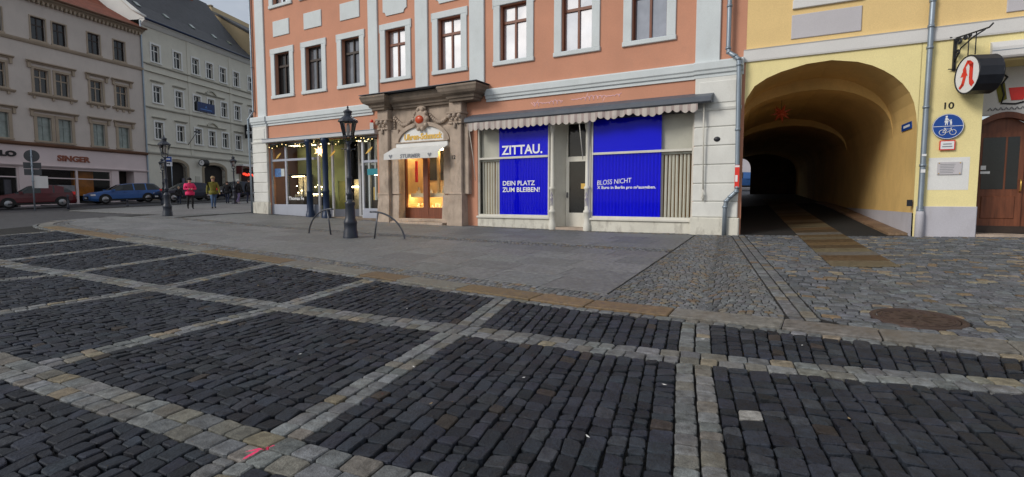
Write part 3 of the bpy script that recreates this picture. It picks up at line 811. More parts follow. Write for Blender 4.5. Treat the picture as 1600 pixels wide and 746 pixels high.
def pink_window(wx, z0, z1, frame, pane, low=False):
    x0, x1, a, c = wx+.27, wx+1.33, z0+.14, z1-.24; cx = (x0+x1)/2; y = .2
    t = MB(); w_ = .055; zt = a+(c-a)*.70
    t.box(x0, x0+w_, y-.03, y+.04, a, c); t.box(x1-w_, x1, y-.03, y+.04, a, c); t.box(x0+w_, x1-w_, y-.03, y+.04, c-w_, c); t.box(x0+w_, x1-w_, y-.03, y+.04, a, a+w_+.01)
    t.box(x0+w_, x1-w_, y-.05, y+.04, zt-.045, zt+.045); t.box(cx-.035, cx+.035, y-.042, y+.04, a+w_+.01, zt-.045); t.box(cx-.03, cx+.03, y-.035, y+.04, zt+.045, c-w_)
    o = t.build('window', frame, pk)
    for (p, q) in ((x0+w_, cx-.032), (cx+.032, x1-w_)):
        for (r, s_) in ((a+w_, zt-.04), (zt+.04, c-w_)):
            tl = rnd.uniform(-.006, .006)
            m = MB(); m.add([(p, y+.012+tl, r), (q, y+.012-tl, r), (q, y+.012-tl+rnd.uniform(-.004, .004), s_), (p, y+.012+tl, s_)], [(0, 1, 2, 3)]); m.build('pane', pane, o)
    bx('interior', 'interior_dark', o, x0, x1, y+.1, y+.12, a, c)
    s = MB()
    s.bev(wx, x0, -.05, 0.02, z0+.14, z1-.24, .012); s.bev(x1, wx+1.6, -.05, .02, z0+.14, z1-.24, .012)
    s.bev(wx, wx+1.6, -.051, .02, z1-.24, z1, .012); s.bev(wx-.02, wx+1.62, -.075, .02, z0, z0+.14, .015)
    if not low:
        s.box(wx-.03, wx+.0, -.05, .02, z1-.32, z1); s.box(wx+1.6, wx+1.63, -.05, .02, z1-.32, z1)
    s.build('surround', 'trim', o)
    bx('sill', 'zinc', o, x0, x1, -.04, y, a-.0, a+.012)
for i, wx in enumerate(WIN_X):
    pink_window(wx, *F1Z, 'dark_wood' if i < 3 else 'brown_wood', 'pane_dark' if i == 0 else 'pane_mid' if i < 3 else 'pane_grey' if i == 7 else 'pane')  # pane tone graded per window, standing in for what each reflects
    pink_window(wx, *F2Z, 'dark_wood' if i < 3 else 'brown_wood', 'pane')
    cx = wx+.8
    m = MB()
    if i in (3, 4):
        z0, z1, w_, r_ = 8.95, 9.95, .62, .16
        prof = []
        for (sx, sz, qx, qz) in ((1, 0, 1, 1), (1, 1, 1, -1), (-1, 1, -1, -1), (-1, 0, -1, 1)):
            X, Z = cx+sx*w_, (z1 if sz else z0)
            arc = [(X-qx*r_*math.cos(t)*1., Z+qz*r_*math.sin(t)) for t in [PI/2*k/5 for k in range(6)]]
            prof += arc if (sx, sz) in ((1, 0), (-1, 1)) else arc[::-1]
        m.prism_y(prof, -.04, .01)
    else: m.bev(cx-.57, cx+.57, -.04, .01, 9.18, 9.88, .012)
    m.build('panel', 'trim', pk)
for x0, x1 in ((-21.62, -20.99), (-14.24, -13.72), (-11.76, -11.14), (-9.22, -8.58), (-1.29, -.62)):
    bx('pilaster', 'trim', pk, x0, x1, -.07, .01, 5.57, ZT, bev=.015)
# string course over the ground floor
prof = [(.01, 5.14), (-.05, 5.14), (-.05, 5.22), (-.10, 5.25), (-.11, 5.32), (-.145, 5.36), (-.15, 5.54), (-.13, 5.58), (.01, 5.6)]
for x0, x1 in ((-20.94, -14.05), (-8.5, -1.3)):
    b = MB(); b.prism_x(prof, x0, x1); b.build('string_course', 'trim', pk)
prof2 = [(y-.06 if y < 0 else y, z) for y, z in prof]
for x0, x1 in ((-22.12, -20.94), (-1.3, .02)):
    b = MB(); b.prism_x(prof2, x0, x1); b.build('string_course', 'trim', pk)
# rusticated piers
def pier(x0, x1, zs, ztop):
    o = bx('pier', 'pier_paint', pk, x0+.02, x1-.02, -.09, .01, -.4, ztop)
    for z0, z1 in zip(zs, zs[1:]): bx('block', 'pier_paint', o, x0, x1, -.125, -.05, z0+.012, z1-.012, bev=.018)
    bx('panel', 'pier_paint', o, x0, x1, -.11, -.05, zs[-1]+.03, 5.14, bev=.02)
    bx('panel_field', 'pier_paint', o, x0+.12, x1-.12, -.135, -.10, zs[-1]+.18, 5.02, bev=.02)
    b = MB(); b.prism_x([(-.05, zs[-1]-.04), (-.15, zs[-1]-.02), (-.17, zs[-1]+.05), (-.05, zs[-1]+.08)], x0-.02, x1+.02); b.build('moulding', 'pier_paint', o)
    bx('base_block', 'flaking_paint', o, x0-.05, x1+.05, -.18, -.02, -.3, zs[0], bev=.025)
pier(-22.08, -20.96, [1.5, 1.97, 2.45, 2.92, 3.4, 3.87, 4.35], 5.2)
pier(-1.26, -.02, [1.14, 1.6, 2.12, 2.66, 3.2, 3.73, 4.22], 5.2)
m = MB(); m.ball((-.62, -.13, 3.38), .09, 12, 8, (1, .35, .8)); m.build('vent_cap', 'black_iron', pk)

# ---- right shop with blue window film
SF = .06
shop = empty('shopfront'); shop.parent = pk
def frame_rect(b, x0, x1, z0, z1, w_, y0, y1):
    b.box(x0, x0+w_, y0, y1, z0, z1); b.box(x1-w_, x1, y0, y1, z0, z1); b.box(x0+w_, x1-w_, y0, y1, z1-w_, z1); b.box(x0+w_, x1-w_, y0, y1, z0, z0+w_)
for (x0, x1) in ((-8.92, -6.0), (-4.5, -1.27)):
    b = MB(); frame_rect(b, x0, x1, 1.06, 4.28, .06, SF-.03, SF+.06); b.box(x0+.06, x1-.06, SF-.045, SF+.06, 3.1, 3.17); b.build('window_frame', 'old_white', shop)
    for z0, z1 in ((1.12, 3.1), (3.17, 4.22)):
        m = MB(); m.add([(x0+.06, SF-.002, z0), (x1-.06, SF-.002, z0), (x1-.06, SF-.002, z1), (x0+.06, SF-.002, z1)], [(0, 1, 2, 3)]); m.build('glass_pane', 'glass', shop)
    bx('stall_riser', 'flaking_paint', shop, x0-.02, x1+.02, .0, .3, -.2, .98); bx('window_sill', 'old_white', shop, x0-.03, x1+.03, -.06, .28, .98, 1.06, bev=.015)
    bx('upper_curtain', 'curtain', shop, x0+.05, x1-.05, SF+.13, SF+.14, 3.12, 4.25); bx('blind_backing', 'slat_gap', shop, x0+.05, x1-.05, SF+.22, SF+.23, 1.06, 3.12)
    n = int((x1-x0-.16)/.112); base = MB()
    hw_, th_ = .036, .002; ca, sa = math.cos(.3), math.sin(.3)
    base.add([(-hw_*ca, -hw_*sa, 0), (hw_*ca, hw_*sa, 0), (hw_*ca, hw_*sa, 1.9), (-hw_*ca, -hw_*sa, 1.9), (0, -.012, 0), (0, -.012, 1.9)], [(0, 4, 5, 3), (4, 1, 2, 5)])
    first = None
    for k in range(n):
        xx = x0+.14+k*.112; dz = rnd.uniform(-.02, .0)
        if first is None: first = base.build('blind_slat', 'slat', shop, (xx, SF+.14, 1.12)); c = first
        else: c = first.copy(); COL.objects.link(c); c.location = (xx, SF+.14+rnd.uniform(-.006, .006), 1.12+dz)
        c.rotation_euler = (0, rnd.uniform(-.006, .006), rnd.uniform(-.12, .12))
    bx('blind_rail', 'old_white', shop, x0+.06, x1-.06, SF+.1, SF+.19, 3.03, 3.09)
for x0, x1, z1 in ((-8.02, -6.06, 4.22), (-4.44, -2.24, 4.22)):
    o = None
    for a, c in ((1.12, 3.1), (3.17, z1)):
        m = MB()
        if a > 2: m.add([(x0, SF+.002, a), (x1, SF+.002, a), (x1, SF+.002, c), (x0, SF+.002, c)], [(0, 1, 2, 3)])
        else:          # the lower sheet follows the pleats of the blind
            k = round((x1-x0)/.11)*4; q = [(x0+(x1-x0)*i/k, SF+.02+.017*math.sin(i*PI/2)+(.008 if i % 4 == 1 else 0)+rnd.uniform(-.002, .002)) for i in range(k+1)]
            for (xa, ya), (xb, yb) in zip(q, q[1:]): m.add([(xa, ya, a), (xb, yb, a), (xb, yb, c), (xa, ya, c)], [(0, 1, 2, 3)])
        o = m.build('blue_film', 'blue_film', shop)
TY = SF-.008
text('lettering', 'ZITTAU.', .44, 'white_print', shop, (-7.90, TY, 3.25), ext=.001, off=.010, sx=1.0)
text('lettering', 'DEIN PLATZ', .225, 'white_print', shop, (-7.88, TY, 2.155), ext=.001, off=.0035, sx=1.06)
text('lettering', 'ZUM BLEIBEN!', .225, 'white_print', shop, (-7.88, TY, 1.925), ext=.001, off=.0035, sx=1.06)
text('lettering', 'X Euro in Berlin pro m\u00b2ausgeben.', .132, 'white_print', shop, (-4.28, TY, 2.0), ext=.001, off=.0025, sx=1.06)
o = text('lettering', 'BLOSS NICHT', .22, 'white_print', shop, (-4.3, TY, 2.12), rot=(PI/2, -.06, 0), ext=.001, off=-.001, sx=.85, shear=.15)
# door between the two windows, set back
b = MB(); DR = .62
for x0, x1, xb in ((-6.0, -5.93, -5.62), (-4.5, -4.57, -4.72)):
    b.add([(x0, 0, .2), (xb, DR, .2), (xb, DR, 4.28), (x0, 0, 4.28)], [(0, 1, 2, 3)])
b.build('door_reveal', 'old_white', shop)
dx0, dx1 = -5.62, -4.72
door = MB(); frame_rect(door, dx0, dx1, .72, 3.06, .11, DR-.05, DR+.02); door.box(dx0+.11, dx1-.11, DR-.045, DR+.02, .83, 1.2); frame_rect(door, dx0, dx1, 3.06, 4.28, .06, DR-.04, DR+.02)
dr = door.build('door', 'old_white', shop)
bx('pane', 'pane_dark', dr, dx0+.1, dx1-.1, DR-.015, DR-.005, 1.2, 2.96); bx('pane', 'pane_dark', dr, dx0+.05, dx1-.05, DR-.01, DR, 3.1, 4.24)
bx('notice', 'gold', dr, dx1-.36, dx1-.16, DR-.025, DR-.018, 2.02, 2.2); bx('handle', 'steel', dr, dx0+.04, dx0+.07, DR-.11, DR-.06, 1.72, 1.9)
bx('door_step', 'sandstone', shop, -6.0, -4.5, -.05, DR, .3, .72); bx('door_soffit', 'old_white', shop, -6.0, -4.5, 0.02, DR+.05, 4.28, 4.4)
for cx in (-5.86, -4.6):       # iron columns
    b = MB(); b.lathe([(.13, .25), (.13, .84), (.105, .88), (.105, 1.2), (.125, 1.22), (.125, 1.28), (.085, 1.32), (.085, 1.98), (.11, 2.0), (.11, 2.06), (.07, 2.1), (.062, 3.9), (.08, 3.95), (.1, 4.1), (.12, 4.12), (.12, 4.3)], (cx, -.02, 0), 18)
    c = b.build('iron_column', 'old_white', shop)
    b = MB()
    for s_ in ([(-.05, 1.42), (-.04, 1.7), (.0, 1.6), (.04, 1.72), (.05, 1.45)], [(-.05, 1.75), (.0, 1.9), (.05, 1.78)], [(0, 1.45), (.02, 1.85)]):
        b.tube([(cx+x*.9, -.022-math.sqrt(max(.0005, .0885**2-x*x*.8)), z) for x, z in s_], .008, 5)
    b.build('graffiti', 'cloth_lilac', c)
# awning over the shop
aw = empty('awning'); aw.parent = pk
b = MB(); b.prism_x([(0, 4.74), (-.5, 4.56), (-.56, 4.5), (-.56, 4.41), (-.5, 4.37), (0, 4.46)], -9.12, -.74); b.build('hood', 'awning_hood', aw)
b = MB(); b.prism_x([(-.02, 4.36), (-.4, 4.36), (-.4, 4.2), (-.02, 4.2)], -8.9, -1.25); b.build('roller', 'interior_dark', aw)
b = MB(); nst = 34; L0, L1 = -9.0, -1.1; sub = 10
for k in range(nst):
    b.use('valance' if k % 2 else 'valance')
    for j in range(sub):
        q = []
        for jj in (j, j+1):
            t = (k+jj/sub)/nst; x = L0+(L1-L0)*t; sc = abs(math.sin(PI*jj/sub)); sag = .03*math.sin(t*21)+(.05 if t > .62 else 0)*math.sin(t*33)
            y = -.50+.022*math.sin(t*PI*2*nst*.5)+.012*math.sin(t*90); dep = (.24 if t < .62 else .17+.05*math.sin(t*40))
            q.append((x, -.5, 4.385)); q.append((x, y-.012, 4.385-dep*.5)); q.append((x, y, 4.385-dep-.07*sc+sag*.4))
        b.use('valance_stripe' if j < 2 or j > 7 else 'valance'); b.add(q, [(0, 3, 4, 1), (1, 4, 5, 2)], True)
b.build('valance', None, aw)
b = MB(); b.tube([(-.97, -.3, 4.4), (-.97, -.24, 3.4), (-.95, -.2, 1.95)], .022, 6); b.tube([(-.95, -.2, 1.95), (-.95, -.26, 1.85), (-.92, -.2, 1.7), (-.95, -.17, 1.62), (-.98, -.2, 1.72), (-.95, -.2, 1.85)], .02, 6); b.build('crank_rod', 'old_white', aw)
b = MB(); b.tube([(-9.02, -.42, 4.3), (-8.98, -.2, 3.2), (-8.95, -.08, 2.35)], .012, 5); b.tube([(-4.75, -.45, 4.35), (-4.72, -.12, 2.95)], .014, 5); b.build('arm', 'old_white', aw)
# faded cursive writing on the pink fascia
b = MB()
def scrawl(x0, x1, z, amp, n, seed):
    r_ = random.Random(seed); pts = []
    for k in range(n*6+1):
        t = k/(n*6); ph = t*n*2*PI; a = amp*(.55+.45*math.sin(t*9+seed))*(1.7 if r_.random() < .06 else 1)
        pts.append((x0+(x1-x0)*t+.035*math.sin(ph), .016, z+a*math.cos(ph)))
    b.tube(pts, .030, 4, False)
scrawl(-6.62, -5.5, 4.90, .075, 8, 1); scrawl(-5.2, -3.5, 4.92, .085, 12, 4)
b.tube([(-6.7, .02, 4.97), (-6.55, .02, 4.82), (-6.42, .02, 5.05)], .028, 4); b.tube([(-4.72, .02, 4.85), (-4.62, .02, 5.1)], .026, 4); b.tube([(-4.05, .02, 4.9), (-4.12, .02, 4.76)], .026, 4)
b.build('faded_script', 'script_pink', pk)

# ---- sandstone portal with the jeweller's window
pt_ = empty('portal'); pt_.parent = pk
def portal_side(x0, x1, inner):
    o = MB(); s_ = o
    w_ = x1-x0; xi0, xi1 = (x1, x1+.42) if inner > 0 else (x0-.42, x0)
    s_.bev(x0, x1, -.34, .05, 1.85, 4.42, .025)               # main shaft
    s_.bev(xi0, xi1, -.2, .05, 1.85, 4.42, .02)              # inner pilaster strip
    xo0, xo1 = (x0-.1, x0) if inner > 0 else (x1, x1+.22)
    s_.bev(xo0, xo1, -.2, .05, 1.85, 4.42, .02)
    for (a, c, yo, fl) in ((x0, x1, -.36, .17), (xi0 if inner > 0 else xi0, xi1, -.22, .03)):
        v = [(a-.02-fl, yo-.12, -.3), (c+.02+fl*.4, yo-.12, -.3), (c+.02, yo, 1.82), (a-.02, yo, 1.82), (a-.02-fl, .05, -.3), (c+.02+fl*.4, .05, -.3), (c+.02, .05, 1.82), (a-.02, .05, 1.82)]
        s_.add(v, [(0, 1, 2, 3), (1, 5, 6, 2), (4, 0, 3, 7), (3, 2, 6, 7)])
    s_.bev(x0-.03, x1+.03, -.38, .05, 1.82, 1.9, .02)
    col_ = o.build('pilaster', 'sandstone', pt_)
    c = MB(); cx = (x0+x1)/2
    c.bev(x0-.04, x1+.04, -.39, .03, 4.42, 4.5, .02); c.bev(x0-.02, x1+.02, -.37, .03, 4.5, 4.78, .03); c.bev(x0-.08, x1+.08, -.44, .03, 4.78, 4.86, .02)
    for k in (-1, 1):
        for r_ in (.1, .065, .03): c.lathe([(r_, -.02), (r_*1.02, .0), (r_*.9, .02)], (0, 0, 0), 10) if False else None
        c.ball((cx+k*w_*.42, -.4, 4.7), .09, 10, 6); c.ball((cx+k*w_*.2, -.39, 4.6), .06, 8, 5)
    c.ball((cx, -.41, 4.72), .08, 8, 6); c.ball((cx, -.39, 4.36), .06, 8, 6, (1, .8, 2.0)); c.ball((cx-.12, -.38, 4.45), .05, 8, 5); c.ball((cx+.12, -.38, 4.45), .05, 8, 5)
    c.build('capital', 'sandstone', col_)
    e = MB(); e.bev(x0-.02, x1+.02, -.36, .03, 4.86, 5.2, .02); e.build('frieze_block', 'sandstone', col_)
portal_side(-13.50, -12.98, 1); portal_side(-9.92, -9.40, -1)
b = MB(); wall_holes(b, -12.98, -9.92, .2, 5.2, [(-12.56, -10.2, .2, 3.85)], .34, -.1)
b.build('back_wall', 'sandstone', pt_)
# cornice, stepping forward over the pilasters
cp = [(.02, 5.2), (-.12, 5.2), (-.14, 5.27), (-.2, 5.3), (-.22, 5.38), (-.36, 5.44), (-.42, 5.52), (-.44, 5.6), (-.47, 5.66), (-.45, 5.72), (.02, 5.76)]
for x0, x1, dy, nm in ((-12.75, -9.95, -.12, 0), (-13.95, -12.7, -.38, .2), (-10.1, -8.45, -.38, .2)):
    if nm == 0:
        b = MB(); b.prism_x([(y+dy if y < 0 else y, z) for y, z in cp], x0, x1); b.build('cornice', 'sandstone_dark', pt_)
    else:      # mitred block: the moulding turns round the corners
        b = MB(); n = len(cp)-2; v = []; f = []; pr = cp[1:-1]
        for (y, z) in pr:
            o_ = -y-.12; v += [(x0+.3-o_*1.0, .02, z), (x0+.3-o_*1.0, dy+y+.12-.12, z), (x1-.3+o_*1.0, dy+y+.12-.12, z), (x1-.3+o_*1.0, .02, z)]
        for i in range(len(pr)-1):
            for k in range(3): f.append((i*4+k, i*4+k+1, (i+1)*4+k+1, (i+1)*4+k))
        f.append(tuple(range(4))[::-1]); f.append(tuple(range((len(pr)-1)*4, len(pr)*4)))
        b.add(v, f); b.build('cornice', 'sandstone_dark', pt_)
bx('cornice_lead', 'awning_hood', pt_, -14.02, -8.38, -.86, .02, 5.755, 5.775)
# lunette with lettering
lx, lz, lr, lh = -11.36, 3.84, 1.17, .62
arc = [(lx+lr*math.cos(t), lz+lh*math.sin(t)) for t in [PI*k/20 for k in range(21)]]
b = MB(); b.prism_y(arc, -.16, -.09); o = b.build('lunette', 'white_paint', pt_)
b = MB()
pa = [(lx+(lr+.02)*math.cos(t), lz+(lh+.02)*math.sin(t)) for t in [PI*k/20 for k in range(21)]]; pb = [(lx+(lr+.17)*math.cos(t), lz+(lh+.17)*math.sin(t)) for t in [PI*k/20 for k in range(21)]]
for i in range(20):
    q = [pa[i], pb[i], pb[i+1], pa[i+1]]; v = [(x, -.24, z) for x, z in q]+[(x, -.1, z) for x, z in q]
    b.add(v, [(0, 1, 2, 3), (0, 3, 7, 4), (1, 5, 6, 2)])
b.build('arch_moulding', 'sandstone', o)
bx('lintel', 'white_paint', pt_, lx-1.28, lx+1.28, -.26, -.09, 3.66, 3.85, bev=.02); bx('lintel_ledge', 'sandstone', pt_, lx-1.32, lx+1.32, -.3, -.09, 3.845, 3.89, bev=.01)
text('lettering', 'Uhren-Schmuck', .31, 'gold', o, (lx, -.165, 3.98), ext=.012, off=.012, sx=.92, align='CENTER', shear=.1)
# cartouche, garlands
ca_ = MB(); ca_.ball((lx, -.2, 4.72), .36, 14, 9, (1, .45, 1.12)); ca_.ball((lx, -.2, 5.12), .2, 10, 6, (1.2, .5, .6))
for k in range(10):
    a = 2*PI*k/10; ca_.ball((lx+.33*math.cos(a), -.27, 4.72+.38*math.sin(a)), .085, 8, 5)
c1_ = ca_.build('cartouche', 'sandstone', pt_)
b = MB(); b.ball((lx, -.33, 4.70), .2, 14, 9, (1, .5, .8)); b.build('boss', 'red_enamel', c1_)
for sg in (-1, 1):
    b = MB()
    for k in range(13):
        t = k/12; x = lx+sg*(.4+1.0*t); z = 4.86-.32*math.sin(PI*t)+.06*t; b.ball((x, -.17, z), .05+.03*math.sin(PI*t), 7, 5)
    for k in range(5): b.ball((lx+sg*1.42, -.16, 4.86-.1*k), .055-.004*k, 7, 5)
    b.build('garland_relief', 'sandstone', pt_)
text('house_number', '12', .2, 'black_letter', pt_, (-9.86, -.345, 3.14), ext=.004, off=.006)
# small awning over the jeweller's window
b = MB(); ax0, ax1 = -12.72, -10.05
b.use('awning_white'); b.add([(ax0, -.3, 3.68), (ax1, -.3, 3.68), (ax1, -.86, 3.40), (ax0, -.86, 3.40), (ax0, -.87, 3.18), (ax1, -.87, 3.18)], [(0, 3, 2, 1), (3, 4, 5, 2)])
b.add([(ax0, -.3, 3.68), (ax0, -.86, 3.40), (ax0, -.82, 3.38), (ax0, -.3, 3.62)], [(0, 1, 2, 3)])
sa_ = b.build('small_awning', None, pt_)
text('lettering', 'STURMER', .2, 'grey_letter', sa_, (lx-.03, -.876, 3.22), ext=.002, off=.006, sx=1.15, align='CENTER', shear=.12)
for xx in (ax0+.36, ax1-.4):
    b = MB(); b.prism_y([(xx, 3.21), (xx+.1, 3.33), (xx+.05, 3.37), (xx, 3.33), (xx-.05, 3.37), (xx-.1, 3.33)], -.878, -.874); b.build('emblem', 'grey_letter', sa_)
# jeweller's display: brown timber frame, lit shelves
JY = .22; jw = MB(); x0, x1 = -12.66, -10.16
frame_rect(jw, x0, x1, .86, 3.9, .15, JY-.06, JY+.06); jw.box(-11.62, -11.38, JY-.06, JY+.06, 1.01, 3.75); jw.box(x0+.15, -11.62, JY-.05, JY+.05, 1.01, 1.33); jw.box(-11.38, x1-.15, JY-.05, JY+.05, 1.01, 1.33); jw.box(-10.55, -10.31, JY-.055, JY+.05, 1.33, 3.75)
j = jw.build('display_window', 'brown_wood', pt_)
for a, c in ((-12.51, -11.62), (-11.38, -10.55)):
    m = MB(); m.add([(a, JY, 1.33), (c, JY, 1.33), (c, JY, 3.75), (a, JY, 3.75)], [(0, 1, 2, 3)]); m.build('pane', 'glass', j)
cs = MB(); cs.box(-12.6, -10.2, 1.25, 1.3, .9, 3.9); cs.box(-12.6, -12.56, .3, 1.3, .9, 3.9); cs.box(-10.24, -10.2, .3, 1.3, .9, 3.9); cs.box(-12.6, -10.2, .3, 1.3, 1.25, 1.33); cs.box(-12.6, -10.2, .3, 1.3, 3.8, 3.85)
cs.build('display_case', 'interior_warm', j)
bx('dark_panel', 'interior_dark', j, -12.2, -10.6, 1.2, 1.245, 2.45, 3.8)
bx('shelf', 'cream_cloth', j, -12.5, -10.3, .45, 1.2, 1.84, 1.9)
for a, c in ((-12.45, -11.65), (-11.35, -10.6)): bx('lamp_strip', 'spot_light', j, a, c, .45, .52, 3.6, 3.64); bx('lamp_strip', 'spot_light', j, a, c, .5, .54, 1.80, 1.836)
for sd_ in (-11.2, -10.75): bx('light_column', 'interior_warm', j, sd_, sd_+.1, .5, .6, 1.95, 3.6)
bx('shelf_lip', 'cream_cloth', j, -12.5, -10.3, .43, .449, 1.74, 1.9)
jr = random.Random(4)
for zz, cnt in ((1.9, 26), (1.33, 24)):
    for k in range(cnt):
        x = -12.42+k*(2.05/cnt)+jr.uniform(-.02, .02); hh = jr.uniform(.08, .3 if zz > 1.5 else .2); y = jr.uniform(.55, 1.05)
        b = MB(); b.lathe([(.05, 0), (.06, hh*.3), (.03, hh*.7), (.045, hh*.9), (.015, hh)], (x, y, zz), 8); b.build('jewel_stand', jr.choice(('jewel', 'jewel', 'cream_cloth', 'gold')), j)
b = MB(); b.ball((-11.75, .6, 2.22), .11, 10, 6); b.build('red_ornament', 'sign_red', j)
bx('red_pendant', 'sign_red', j, -12.32, -12.2, .5, .54, 2.35, 3.2)
bx('plinth_step', 'sandstone', pt_, -12.75, -10.15, -.55, .3, .2, .78, bev=.02); bx('plinth_step', 'sandstone', pt_, -12.6, -10.2, -.28, .3, .78, .9, bev=.02)

# ---- left shop front
ls = empty('shopfront'); ls.parent = pk
bx('ledge', 'pale_frame', ls, -21.05, -13.75, -.3, .05, 4.32, 4.48, bev=.015); bx('ledge_top', 'zinc', ls, -21.05, -13.75, -.32, .0, 4.482, 4.5)
LY = .12
def glazing(x0, x1, z0, z1, y, mull=(), tr=None, m='grey_frame', w_=.07):
    b = MB(); frame_rect(b, x0, x1, z0, z1, w_, y-.04, y+.04)
    for q in mull: b.box(q-w_/2-.02, q+w_/2+.02, y-.038, y+.038, z0+w_, z1-w_)
    xs_ = [x0+w_]+[v for q in mull for v in (q-w_/2-.02, q+w_/2+.02)]+[x1-w_]
    if tr:
        for k in range(0, len(xs_), 2): b.box(xs_[k], xs_[k+1], y-.036, y+.036, tr-.05, tr+.05)
    o = b.build('glazing_frame', m, ls)
    for k in range(0, len(xs_), 2):
        for a, c in (((z0+w_, tr-.05), (tr+.05, z1-w_)) if tr else ((z0+w_, z1-w_),)):
            q = MB(); q.add([(xs_[k], y, a), (xs_[k+1], y, a), (xs_[k+1], y, c), (xs_[k], y, c)], [(0, 1, 2, 3)]); q.build('pane', 'glass', o)
    return o
glazing(-20.95, -17.6, 1.34, 4.3, LY, (-19.86,), 3.5); bx('panel', 'grey_frame', ls, -20.95, -17.6, LY-.06, LY+.06, .2, 1.36)
glazing(-14.85, -13.9, 1.2, 4.3, LY, (), 3.25); bx('panel', 'grey_frame', ls, -14.85, -13.9, LY-.06, LY+.06, .2, 1.22)
# recessed entrance with angled glass sides
for (xa, xb) in ((-17.6, -16.5), (-14.85, -15.1)):
    ya, yb = LY, 1.5; n_ = 3
    b = MB()
    for k in range(n_+1):
        t = k/n_; x, y = xa+(xb-xa)*t, ya+(yb-ya)*t; b.box(x-.045, x+.045, y-.045, y+.045, .5, 4.3)
    o = b.build('glazing_frame', 'pale_frame', ls)
    m = MB(); m.add([(xa, ya, 1.2), (xb, yb, 1.2), (xb, yb, 4.3), (xa, ya, 4.3)], [(0, 1, 2, 3)]); m.build('pane', 'glass', o)
    m = MB(); m.add([(xa, ya+.01, .5), (xb, yb+.01, .5), (xb, yb+.01, 1.2), (xa, ya+.01, 1.2)], [(0, 1, 2, 3)]); m.build('panel', 'grey_frame', o)
b = MB(); frame_rect(b, -16.5, -15.1, .8, 3.3, .1, 1.46, 1.54); b.box(-15.84, -15.74, 1.47, 1.53, .9, 3.2); dd = b.build('door', 'pale_frame', ls)
m = MB(); m.add([(-16.4, 1.5, .9), (-15.2, 1.5, .9), (-15.2, 1.5, 3.2), (-16.4, 1.5, 3.2)], [(0, 1, 2, 3)]); m.build('pane', 'pane_dark', dd)
bx('floor', 'sandstone_dark', ls, -20.9, -13.9, .05, 3.2, .2, .86)
for cx in (-17.92, -16.86):
    b = MB(); b.lathe([(.2, .4), (.2, .98), (.17, 1.02), (.17, 1.1), (.145, 1.16), (.135, 1.95), (.155, 1.97), (.155, 2.03), (.125, 2.08), (.115, 4.0), (.14, 4.04), (.14, 4.12), (.17, 4.18), (.2, 4.32)], (cx, -.16, 0), 18); b.build('iron_column', 'blue_iron', ls)
bx('back_wall', 'interior_olive', ls, -20.9, -17.2, 1.55, 1.62, .8, 4.5); bx('side_wall', 'interior_olive', ls, -17.3, -17.24, .9, 1.5, .8, 2.5)
bx('back_wall', 'interior_olive', ls, -14.8, -13.92, 1.3, 1.36, .8, 4.5)
def cabinet(x0, x1, y0, y1, z0, z1, glow=True):
    o = bx('display_cabinet', 'dark_wood', ls, x0, x1, y0, y1, z0, z0+.42)
    b = MB(); b.box(x0, x1, y0, y1, z1-.08, z1); b.box(x0, x1, y1-.04, y1, z0+.42, z1-.08)
    for x in (x0, x1-.03): b.box(x, x+.03, y0, y0+.03, z0+.42, z1-.08)
    b.build('hood', 'interior_dark', o); bx('backdrop', 'cream_cloth', o, x0+.05, x1-.05, y1-.09, y1-.05, z0+.45, z1-.1)
    bx('lamp_strip', 'display_light', o, x0+.08, x1-.08, y0+.12, y0+.16, z1-.12, z1-.09)
    for k in range(5):
        x = x0+.1+k*(x1-x0-.2)/4; b = MB(); hh = rnd.uniform(.1, .35); b.lathe([(.06, 0), (.05, hh*.5), (.03, hh*.8), (.02, hh)], (x, (y0+y1)/2, z0+.42), 8); b.build('jewel_stand', 'jewel', o)
cabinet(-20.55, -19.5, .75, 1.35, 1.36, 2.86); cabinet(-14.66, -14.05, .4, .95, 1.2, 2.8); cabinet(-19.2, -18.4, .8, 1.3, 1.36, 2.0)
bx('shelf_lamp', 'display_light', ls, -17.25, -16.62, 1.62, 1.66, 2.2, 2.26); bx('shelf_back', 'cream_cloth', ls, -17.3, -16.5, 1.9, 1.95, .9, 2.6); bx('shelf_lamp', 'display_light', ls, -16.45, -16.2, 1.75, 1.79, 2.2, 2.26)
for xx in (-20.3, -19.2, -18.2, -15.6, -14.4): bx('ceiling_lamp', 'shop_lamp', ls, xx-.25, xx+.25, .8, 1.1, 4.22, 4.26)
bx('poster', 'picture_blue', ls, -20.82, -20.35, LY+.05, LY+.06, 2.72, 3.12); bx('poster', 'sign_white', ls, -20.34, -20.1, LY+.05, LY+.06, 2.74, 3.1); bx('poster', 'turquoise', ls, -14.66, -14.04, LY+.05, LY+.06, 2.68, 2.94)
bx('door_banner', 'gold', ls, -15.35, -15.1, 1.2, 1.22, 1.2, 2.2)
text('lettering', 'Thomas Fe', .22, 'white_print', ls, (-19.75, LY-.008, 1.62), ext=.001, off=.004, sx=1.1)
lr_ = random.Random(9)
for k in range(14):
    b = MB(); b.ball((lr_.uniform(-20.6, -18.2), lr_.uniform(.9, 1.4), lr_.uniform(1.9, 2.5)), .028, 6, 4); b.build('light_bulb', 'display_light', ls)
for xx in (-20.45, -17.05, -14.5):   # yellow comet decals
    b = MB(); b.prism_y([(xx-.2, 3.56), (xx+.0, 3.62), (xx+.2, 3.78), (xx+.22, 3.86), (xx, 3.76)], LY-.012 if xx != -17.05 else .4, LY-.008 if xx != -17.05 else .404); b.build('comet_decal', 'gold', ls)
